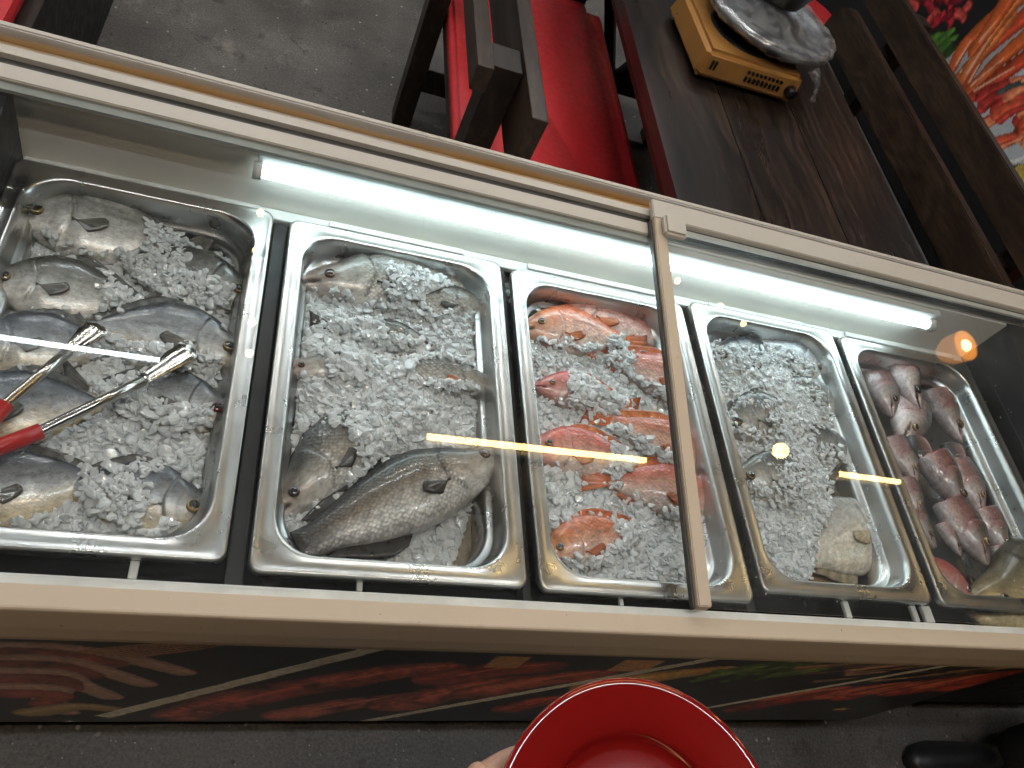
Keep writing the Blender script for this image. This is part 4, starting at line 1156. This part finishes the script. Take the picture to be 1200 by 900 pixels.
BB = empty('box_bench', (-.80, 1.95, 0), 'black box bench with red cushion across the bare floor from the plank backed bench', 'bench')
box('base', (-.27, .285, -.62, .62, .0, .40), M['black'], BB, .006)
box('seat_board', (-.275, .290, -.625, .625, .4005, .415), M['woodB'], BB, .003)
box('seat_cushion', (-.27, .262, -.61, .61, .4155, .465), M['red'], BB, .018)

TB = empty('dining_table', (1.145, 1.75, 0), 'dark brown plank dining table carrying the gold gas stove', 'table')
for a, b in ((-.345, -.1275), (-.1245, .1065), (.1095, .345)):
    box('plank', (a, b, -.74, .95, .715, .75), M['woodT'], TB, 0)
for sx in (-1, 1):
    for y in (-.62, .70):
        box('leg', (sx * .27 - .035, sx * .27 + .035, y, y + .07, 0, .665), M['woodB'], TB, .003)
    box('apron', (sx * .30 - .015, sx * .30 + .015, -.69, .80, .666, .714), M['woodB'], TB, .002)
for y in (-.60, .72):
    box('stretcher', (-.234, .234, y, y + .045, .16, .23), M['woodB'], TB, .002)
    for sx in (-1, 1):
        link('brace', tube_me('brace', [(sx * .22, y + .022, .62), (sx * .02, y + .022, .22)], .024, 4, False), M['woodB'], TB)

# bench beyond the table: plank back facing the table
B2 = empty('bench', (1.93, 1.0, 0), 'dark wooden plank bench with two wide back planks, between the table and the food banner', 'bench', 'dark wooden benches')
def plank_round(name, y0, y1, z0, z1, x, th, rad, mat, parent, tilt=.03):
    bm = bmesh.new()
    pts = [(y0, z0), (y1, z0)] + [(y1 - rad + rad * math.sin(R_(a)) , z1 - rad + rad * math.cos(R_(a))) for a in (90, 70, 50, 30, 15, 0)] + [(y0, z1)]
    n = len(pts)
    v = [(x + tilt * (q[1] - z0), q[0], q[1]) for q in pts] + [(x + th + tilt * (q[1] - z0), q[0], q[1]) for q in pts]
    f = [tuple(range(n)), tuple(range(2 * n - 1, n - 1, -1))] + [(i, (i + 1) % n, n + (i + 1) % n, n + i) for i in range(n)]
    me = fixn(mesh(name, v, f)); bm.from_mesh(me)
    bmesh.ops.bevel(bm, geom=bm.edges[:], offset=.003, segments=2, affect='EDGES'); bm.to_mesh(me); bm.free()
    return link(name, me, mat, parent)
plank_round('backrest_plank', .22, 1.68, .545, .676, -.03, .032, .09, M['woodP'], B2)
plank_round('backrest_plank', .05, 2.1, .70, .812, .015, .032, .03, M['woodP'], B2)
for y in (.36, 1.36):
    box('post', (.062, .118, y, y + .07, 0, .80), M['woodB'], B2, .003)
    box('leg', (-.40, -.345, y, y + .065, 0, .385), M['woodB'], B2, .003)
    box('stretcher', (-.344, .061, y + .01, y + .05, .15, .21), M['woodB'], B2, .002)
    box('spacer_block', (.006, .0615, y + .01, y + .06, .555, .66), M['woodB'], B2, .001)
for a, b in ((-.42, -.305), (-.30, -.185)):
    box('seat_plank', (a, b, .1, 1.7, .386, .42), M['woodB'], B2, .003)

ST = empty('plastic_stool', (2.03, 3.02, 0), 'red plastic stool beyond the wrapped grill pan', 'stool')
link('seat', lathe_me('seat', [(.005, .425), (.13, .425), (.155, .432), (.16, .445), (.15, .455), (.005, .458)], 32), M['red'], ST)
for k in range(4):
    a = math.pi / 4 + k * math.pi / 2
    link('leg', tube_me('leg', [(.17 * math.cos(a), .17 * math.sin(a), 0), (.11 * math.cos(a), .11 * math.sin(a), .424)], [.016, .02], 8), M['red'], ST)

# ================================================================ STOVE AND WRAPPED GRILL PAN
SV = empty('gas_stove', (1.085, 1.785, .75), 'gold portable gas stove with slotted vents on the plank table', 'stove', None, R_(3))
def taper_box(name, w, d, z0, z1, k, mat, parent, bev):
    bm = bmesh.new(); bmesh.ops.create_cube(bm, size=1)
    for v in bm.verts:
        s = 1 if v.co.z < 0 else k
        v.co = Vector((v.co.x * w * s, v.co.y * d * s, z0 if v.co.z < 0 else z1))
    bmesh.ops.bevel(bm, geom=bm.edges[:], offset=bev, segments=3, affect='EDGES')
    me = bpy.data.meshes.new(name); bm.to_mesh(me); bm.free(); return link(name, me, mat, parent)
taper_box('body', .31, .285, .012, .082, .93, M['gold'], SV, .012)
for sx in (-1, 1):
    for sy in (-1, 1):
        link('foot', tube_me('foot', [(sx * .12, sy * .11, 0), (sx * .12, sy * .11, .0118)], .014, 10), M['dark'], SV)
link('burner_well', lathe_me('burner_well', [(.002, .083), (.085, .083), (.092, .0865), (.098, .0835), (.1, .0825)], 40), M['dark'], SV)
for k in range(9):
    for row, ln_ in ((0, .012), (1, .007)):
        x = -.02 + k * .0125
        y = -.1400 + .0052 * (row - .5) * 1.0
        z = .036 + row * .020
        box('vent_slot', (x, x + .0055, -.1445 + row * .0028, -.1375 + row * .0028, z, z + ln_), M['dark'], SV, 0)
for k in range(2):
    box('vent_slot', (-.125 + k * .010, -.121 + k * .010, -.1425, -.1360, .040, .062), M['dark'], SV, 0)
link('knob', tube_me('knob', [(.120, -.137, .045), (.120, -.156, .044)], [.016, .013], 18), M['dark'], SV)

PN = empty('grill_pan', (1.150, 1.830, .8365), 'round grey grill pan wrapped in clear crinkled film on the gold stove', 'pan')
link('dish', lathe_me('dish', [(.02, .0), (.10, .0), (.135, .012), (.165, .030), (.178, .034), (.182, .039), (.178, .044), (.160, .040), (.13, .026), (.11, .024), (.09, .034), (.05, .05), (.005, .056)], 64), M['panm'], PN)
v = []
prof = [(.004, .070), (.05, .066), (.08, .056), (.11, .046), (.15, .050), (.180, .051), (.188, .046), (.190, .036), (.184, .026), (.150, .012), (.120, -.004)]
seg = 110; f = []
for i, (r, z) in enumerate(prof):
    for k in range(seg):
        a = 2 * math.pi * k / seg
        w = (.0030 * math.sin(a * 23 + i * 1.3) + .0020 * math.sin(a * 41 + i * 2.1) + .004 * math.sin(a * 7 + i * .6)) * (1 if i > 6 else .3)
        v.append(((r + w * .8) * math.cos(a), (r + w * .8) * math.sin(a), z + w * (1 if 1 < i < 10 else .3)))
for i in range(len(prof) - 1):
    for k in range(seg):
        k2 = (k + 1) % seg; f.append((i * seg + k, i * seg + k2, (i + 1) * seg + k2, (i + 1) * seg + k))
link('plastic_wrap', mesh('plastic_wrap', v, f, True), M['film'], PN)
link('wrap_knot', tube_me('wrap_knot', [(.095, -.160, .02), (.118, -.176, .0), (.124, -.186, -.022), (.130, -.188, -.040)], [.014, .008, .004, .009], 9), M['film'], PN)
PT = empty('pot', (1.150, 1.862, .9085), 'small black pot with a shiny lip standing on the wrapped grill pan', 'pot')
link('pot_body', lathe_me('pot_body', [(.004, .0), (.060, .0), (.068, .006), (.085, .050), (.090, .056), (.086, .058), (.078, .050), (.060, .014), (.004, .010)], 48), M['dark'], PT)
link('lining', lathe_me('lining', [(.004, .0125), (.058, .0165), (.0745, .049), (.073, .050), (.055, .020), (.004, .016)], 48), M['copper'], PT)

# ================================================================ FOOD BANNER
BX = 2.36
def pb(px, py):
    p = atx((px, py), BX); return (p[1], p[2])
cv = Canvas(.85, 3.6, .25, 1.55, 520, 260, (.012, .012, .014))
cv.poly([pb(1085, 90), pb(1190, -10), pb(1290, -60), pb(1260, 40), pb(1140, 132)], (.36, .37, .40))
cv.poly([pb(1128, 150), pb(1230, 50), pb(1350, -10), pb(1330, 130), pb(1205, 190), pb(1176, 196)], (.46, .50, .54))
g = np.random.default_rng(5)
for k in range(30):          # crab heap
    x0, y0 = 1066 + g.uniform(0, 66), g.uniform(-25, 24)
    a = g.uniform(0, 6.28); l = g.uniform(6, 15)
    cv.stroke([pb(x0, y0), pb(x0 + l * .5 * math.cos(a) + 3, y0 + l * .5 * math.sin(a)), pb(x0 + l * math.cos(a), y0 + l * math.sin(a))], .020, .010, ((.36, .02, .03), (.5, .07, .06), (.16, .01, .02))[k % 3], .7, .5, .3)
for k in range(16):
    x0, y0 = 1090 + g.uniform(0, 26), 42 + g.uniform(0, 22)
    cv.stroke([pb(x0, y0), pb(x0 + 9, y0 - 7)], .018, .01, ((.05, .16, .025), (.09, .24, .04), (.02, .07, .015))[k % 3], .6, .4, .3)
for k, (a, b, c, d, e, f_) in enumerate(((1112, 88, 1135, 48, 1200, -8), (1128, 108, 1152, 62, 1225, 0), (1118, 96, 1143, 70, 1180, 22), (1130, 112, 1172, 70, 1240, 12), (1134, 118, 1185, 80, 1262, 25), (1125, 98, 1160, 40, 1205, -20), (1140, 60, 1165, 25, 1190, -15))):
    cv.stroke([pb(a, b), pb(c, d), pb(e, f_)], .022, .040, ((.62, .13, .035), (.55, .07, .03), (.66, .19, .06))[k % 3], .6, .5, .2)
    cv.stroke([pb(a + 8, b - 12), pb(c + 3, d - 1)], .006, .003, (.8, .45, .3), .2, .2)
for k in range(30):
    x0, y0 = 1150 + g.uniform(0, 90), g.uniform(108, 180); y0 = min(y0, 182) - (x0 - 1150) * .25
    x0 = max(x0, 1150 + (y0 - 130) * .2)
    cv.stroke([pb(x0, y0), pb(x0 + 12, y0 - 8), pb(x0 + 30, y0 - 14)], .026, .014, ((.62, .10, .05), (.70, .22, .11), (.5, .05, .04))[k % 3], .6, .55, .35)
cv.stroke([pb(1172, 190), pb(1192, 188), pb(1215, 174), pb(1240, 150)], .006, .006, (.75, .75, .75), .1, 0)
cv.blob(*pb(1198, 208), .05, .05, (.62, .45, .10), .1)
cv.stroke([pb(1172, 108), pb(1195, 95)], .012, .006, (.08, .1, .1)); cv.stroke([pb(1180, 102), pb(1200, 98)], .01, .006, (.06, .08, .08))
cv.blob(1.15, .6, .22, .2, (.5, .14, .05), .25); cv.blob(2.6, 1.35, .4, .12, (.55, .2, .08), .2)
bo = empty('food_banner', (BX, 2.2, 0), 'glossy black banner printed with red crab legs and crayfish, behind the plank bench', 'banner')
link('print', cv.mesh('print', lambda a, b: (0, a - 2.2, b)), M['banner'], bo)
box('backing_board', (.002, .02, -1.37, 1.42, .24, 1.56), M['black'], bo, 0)
for y in (-1.2, 1.25): box('support_post', (.021, .06, y, y + .04, 0, 1.5), M['dark'], bo, .002)

# ================================================================ NEIGHBOUR CABINET, PEOPLE, PLATE
NB = empty('black_cabinet', (1.9, .6, 0), 'low black cabinet standing beside the freezer end', 'cabinet')
box('body', (-.36, .34, -.27, .25, .10, .62), M['black'], NB, .008)
box('top_plate', (-.365, .345, -.275, .255, .6205, .640), M['black'], NB, .004)
for sx in (-.33, .28):
    for sy in (-.24, .18):
        link('caster', tube_me('caster', [(sx, sy + .02, .045), (sx + .035, sy + .02, .045)], .044, 16), M['shoe'], NB)
        box('bracket', (sx - .005, sx + .04, sy, sy + .04, .070, .0995), M['dark'], NB, .002)

def skin_body(name, nodes, edges, mat, parent=None, root=0, sub=2, loc=(0, 0, 0)):
    me = bpy.data.meshes.new(name)
    me.from_pydata([tuple(np.array(n[:3]) - loc) for n in nodes], edges, [])
    o = link(name, me, mat, parent)
    if parent is None: o.location = loc
    mo = o.modifiers.new('skin', 'SKIN'); mo.use_smooth_shade = True
    for v, n in zip(me.skin_vertices[0].data, nodes):
        r = n[3]; v.radius = (r, r) if not hasattr(r, '__len__') else r
    me.skin_vertices[0].data[root].use_root = True
    s = o.modifiers.new('sub', 'SUBSURF'); s.levels = sub; s.render_levels = sub
    return o
# customer in black to the right, facing the freezer
px_, py_ = 1.93, .09
nodes = [(px_, py_, .92, .13), (px_, py_, 1.12, .12), (px_, py_ + .01, 1.32, (.17, .12)), (px_, py_, 1.42, .07), (px_, py_ + .01, 1.50, .055), (px_ - .02, py_ + .02, 1.60, .085), (px_ - .01, py_ + .01, 1.68, .085),
         (px_ + .02, py_ + .10, .80, .095), (px_ - .02, py_ + .12, .48, .07), (px_ + .02, py_ + .12, .10, .055),
         (px_ + .02, py_ - .10, .80, .095), (px_ - .03, py_ - .10, .48, .07), (px_ + .02, py_ - .10, .10, .055),
         (px_, py_ + .20, 1.36, .06), (px_ + .02, py_ + .25, 1.12, .045), (px_ - .12, py_ + .22, .98, .035),
         (px_, py_ - .20, 1.36, .06), (px_ + .02, py_ - .25, 1.12, .045), (px_ - .10, py_ - .24, .96, .035)]
edges = [(0, 1), (1, 2), (2, 3), (0, 7), (7, 8), (8, 9), (0, 10), (10, 11), (11, 12), (2, 13), (13, 14), (14, 15), (2, 16), (16, 17), (17, 18), (3, 4), (4, 5), (5, 6)]
pr = skin_body('person', nodes, edges, M['cloth'], None, 0, 2, np.array((px_, py_, 0)))
tag(pr, 'person in black trousers and shoes standing by the freezer end', 'person')
hd = bmesh.new(); bmesh.ops.create_uvsphere(hd, u_segments=24, v_segments=18, radius=1)
for v in hd.verts:
    c = v.co.copy(); v.co = Vector((c.x * .092 - .02 - (.012 if c.x < -.9 else 0), c.y * .074 + .01, 1.62 + c.z * .118))
me = bpy.data.meshes.new('head'); hd.to_mesh(me); hd.free(); me.polygons.foreach_set('use_smooth', [True] * len(me.polygons))
link('head', me, M['skin'], pr)
hd = bmesh.new(); bmesh.ops.create_uvsphere(hd, u_segments=24, v_segments=18, radius=1)
bmesh.ops.delete(hd, geom=[v for v in hd.verts if v.co.z < -.35 or (v.co.x < -.35 and v.co.z < .45)], context='VERTS')
for v in hd.verts: v.co = Vector((v.co.x * .101 - .015, v.co.y * .083 + .01, 1.627 + v.co.z * .123))
me = bpy.data.meshes.new('hair'); hd.to_mesh(me); hd.free(); me.polygons.foreach_set('use_smooth', [True] * len(me.polygons))
link('hair', me, M['hair'], pr)
for s in (1, -1):
    y0 = py_ + (.12 if s > 0 else -.10) - py_
    v, f = [], []
    st = [(.06, .03, .055), (.045, .036, .075), (-.02, .040, .085), (-.09, .046, .062), (-.15, .048, .05), (-.20, .038, .038), (-.222, .016, .026)]
    for x, w, h in st:
        for k in range(12):
            a = 2 * math.pi * k / 12; zz = math.sin(a)
            v.append((x, y0 + w * math.cos(a) * (1.0 if zz < 0 else .92), max(.0, h * .5 + h * .5 * zz * 1.0) if zz > -.55 else 0.0))
    for i in range(len(st) - 1):
        for k in range(12): f.append((i * 12 + k, i * 12 + (k + 1) % 12, (i + 1) * 12 + (k + 1) % 12, (i + 1) * 12 + k))
    f += [tuple(range(12)), tuple(range(83, 71, -1))]
    link('shoe', fixn(mesh('shoe', v, f, True)), M['shoe'], pr)

# red plate held over the front rim
PZ = 1.00
pc = atz((742, 1000), PZ)
RP = .128
PL = tag(link('plate', lathe_me('plate', [(.003, .004), (.05, .0035), (.074, .004), (.080, .0050), (.0835, .0085), (.0855, .0125), (.089, .0150), (.105, .0195), (.122, .024), (.1275, .0255), (.1285, .0245), (.1275, .0225), (.108, .0155), (.094, .0095), (.086, .002), (.076, .0), (.05, .0), (.003, .0005)], 96), M['plate'], None, tuple(pc)),
         'empty glossy red round plate held in a hand before the freezer', 'plate')
PL.rotation_euler = (R_(2), R_(-3), 0)
# hand gripping the left edge of the plate
ed = np.array(pc) + np.array([-RP * .92, .046, .012])
hx = lambda dx, dy, dz: tuple(ed + np.array([dx, dy, dz]))
nodes = [(*hx(-.055, -.10, -.062), .030), (*hx(-.030, -.045, -.038), (.036, .022)), (*hx(-.004, -.008, -.030), (.034, .014)),
         (*hx(-.17, -.26, -.07), .040), (-.22, -.43, 1.16, .050),
         (*hx(.012, .022, -.030), .0105), (*hx(.036, .030, -.032), .0095), (*hx(.056, .030, -.028), .0085),
         (*hx(.016, .003, -.034), .0105), (*hx(.046, .008, -.034), .0098), (*hx(.070, .010, -.029), .0088),
         (*hx(.016, -.017, -.036), .0102), (*hx(.046, -.015, -.035), .0094), (*hx(.068, -.013, -.030), .0085),
         (*hx(.010, -.036, -.038), .0092), (*hx(.034, -.038, -.036), .0085), (*hx(.052, -.038, -.032), .0078),
         (*hx(-.026, -.010, -.012), .0155), (*hx(-.021, .000, -.010), .0120), (*hx(-.014, .010, -.006), .0108), (*hx(-.006, .020, -.004), .0095)]
edges = [(0, 1), (1, 2), (0, 3), (3, 4), (2, 5), (5, 6), (6, 7), (2, 8), (8, 9), (9, 10), (2, 11), (11, 12), (12, 13), (1, 14), (14, 15), (15, 16), (1, 17), (17, 18), (18, 19), (19, 20)]
hd = skin_body('person', nodes, edges, M['skin'], None, 0, 2, np.array(hx(-.03, -.045, -.04)))
tag(hd, 'bare hand and forearm holding the red plate', 'person')
ql = np.array(hx(-.03, -.045, -.04))
def kid(nodes, edges, nm, mat, root=0):
    return skin_body(nm, [(*(np.array(n[:3]) - ql), n[3]) for n in nodes], edges, mat, hd, root)
kid([(.0, -.42, .98, (.17, .11)), (.0, -.42, 1.18, (.17, .11)), (.0, -.41, 1.36, (.19, .10)), (.0, -.40, 1.46, .06), (-.21, -.42, 1.38, .07), (-.22, -.44, 1.20, .055), (.21, -.42, 1.38, .07), (.24, -.34, 1.22, .055), (.17, -.16, 1.36, .045)],
    [(0, 1), (1, 2), (2, 3), (2, 4), (4, 5), (2, 6), (6, 7), (7, 8)], 'shirt', M['cloth'])
kid([(.0, -.42, .93, (.16, .11)), (-.09, -.42, .80, .095), (-.10, -.41, .46, .07), (-.10, -.43, .05, .055), (.09, -.42, .80, .095), (.10, -.41, .46, .07), (.10, -.43, .05, .055)],
    [(0, 1), (1, 2), (2, 3), (0, 4), (4, 5), (5, 6)], 'trousers', M['cloth'])
kid([(.0, -.40, 1.45, .055), (.0, -.38, 1.55, .06), (.0, -.35, 1.64, .088), (.0, -.36, 1.74, .085)], [(0, 1), (1, 2), (2, 3)], 'head', M['skin'])
kid([(.0, -.41, 1.64, .088), (.0, -.40, 1.73, .10), (.0, -.36, 1.78, .085)], [(0, 1), (1, 2)], 'hair', M['hair'])

# ================================================================ LAMPS OF THE HALL (some mirrored in the lids, some added as unseen fill)
def tube_lamp(x0, x1, y, z, mat, label, r=.014, y2=None):
    y2 = y if y2 is None else y2
    o = empty('tube_lamp', ((x0 + x1) / 2, y, CEIL), label, 'lamp', 'ceiling tube lamps')
    q = np.array([(x0 + x1) / 2, y, CEIL])
    link('tube', tube_me('tube', [np.array([x0, y, z]) - q, np.array([x1, y2, z]) - q], r, 12), mat, o)
    box('batten', (x0 - .02 - q[0], x1 + .02 - q[0], -.022, .022, z + .045 - CEIL, -.001), M['ledge'], o, .003)
    for x in (x0 - .014, x1): box('lamp_holder', (x - q[0], x + .014 - q[0], -.016, .016, z - .016 - CEIL, z + .0445 - CEIL), M['ledge'], o, .002)
    return o
tube_lamp(.83, 1.94, 1.018, 3.2, M['warmtube'], 'warm ceiling tube lamp straight over the freezer', y2=1.036)
tube_lamp(3.12, 3.56, 1.09, 3.2, M['warmtube'], 'warm ceiling tube lamp over the far end past the cabinet')
tube_lamp(-1.45, -.28, 1.19, 3.2, M['cooltube'], 'cool white ceiling tube lamp over the pomfret end of the freezer', .009)
tube_lamp(5.2, 6.4, 4.75, 3.2, M['hallcool'], 'cool ceiling tube lamp far past the banner', .05)
tube_lamp(-.75, .45, .10, 3.2, M['hallcool'], 'added unseen cool fill tube over the front rim at the pomfret end', .015)  # this tube and the next: added cool fill, outside the lid reflections
tube_lamp(.75, 1.95, .10, 3.2, M['hallcool'], 'added unseen cool fill tube over the front rim at the fish head end', .015)
tube_lamp(-.5, .7, -.15, 3.2, M['aisle'], 'warm ceiling tube lamp over the aisle in front of the freezer', .015)
for r_, yy in enumerate((2.75, 3.75)):  # unseen fill rows, added to raise the ambient light
    for c_, xx in enumerate((-4.4, -2.6, -.8, 1.0)):
        tube_lamp(xx, xx + 1.2, yy, 3.2, M['fillwarm' if (r_ + c_) % 2 else 'hallcool'], 'added unseen fill tube in the rows over the dining floor', .015)
def pendant(p, z, label, shade):
    o = empty('pendant_lamp', (p[0], p[1], CEIL), label, 'lamp', 'pendant lamps')
    link('cord', tube_me('cord', [(0, 0, -.001), (0, 0, z + .16 - CEIL)], .004, 6), M['black'], o)
    bm = bmesh.new(); bmesh.ops.create_uvsphere(bm, u_segments=16, v_segments=10, radius=.040)
    bmesh.ops.translate(bm, verts=bm.verts, vec=(0, 0, z - CEIL)); me = bpy.data.meshes.new('bulb'); bm.to_mesh(me); bm.free()
    link('bulb', me, M['bulb'], o)
    if shade:
        link('lamp_shade', lathe_me('lamp_shade', [(.095, z - CEIL - .015), (.085, z - CEIL + .09), (.05, z - CEIL + .15), (.02, z - CEIL + .16), (.018, z - CEIL + .155), (.045, z - CEIL + .14), (.079, z - CEIL + .085), (.091, z - CEIL - .015)], 32), M['orange'], o)
    return o
pendant((4.02, 1.93), 3.05, 'pendant bulb in an orange shade beyond the banner', True)
pendant((2.62, 1.13), 3.05, 'bare orange pendant bulb past the freezer end', False)
def string_lights(pts, label):
    o = empty('string_light', (pts[0][0], pts[0][1], CEIL), label, 'string light', 'strings of small bulbs')
    q = np.array([pts[0][0], pts[0][1], CEIL]); cab = []
    for p in pts:
        cab += [np.array([p[0], p[1], 3.215]) - q]
    a, b = cab[0], cab[-1]; d = (b - a) / np.linalg.norm(b - a)
    link('cable', tube_me('cable', [a - d * .1 + (0, 0, .084), a - d * .05 + (0, 0, .02)] + cab + [b + d * .05 + (0, 0, .02), b + d * .1 + (0, 0, .084)], .003, 6), M['black'], o)
    for p in cab:
        bm = bmesh.new(); bmesh.ops.create_uvsphere(bm, u_segments=10, v_segments=8, radius=.017)
        bmesh.ops.translate(bm, verts=bm.verts, vec=Vector(p + (0, 0, -.018))); me = bpy.data.meshes.new('bulb'); bm.to_mesh(me); bm.free()
        link('bulb', me, M['fairy'], o)
string_lights([(.006, 1.92), (.013, 1.737), (.027, 1.559), (.04, 1.41), (.048, 1.273)], 'short string of small warm bulbs over the pomfret tray')
string_lights([(2.13, 2.023), (2.255, 1.884), (2.40, 1.93), (2.545, 1.855)], 'short string of small warm bulbs over the plank bench')
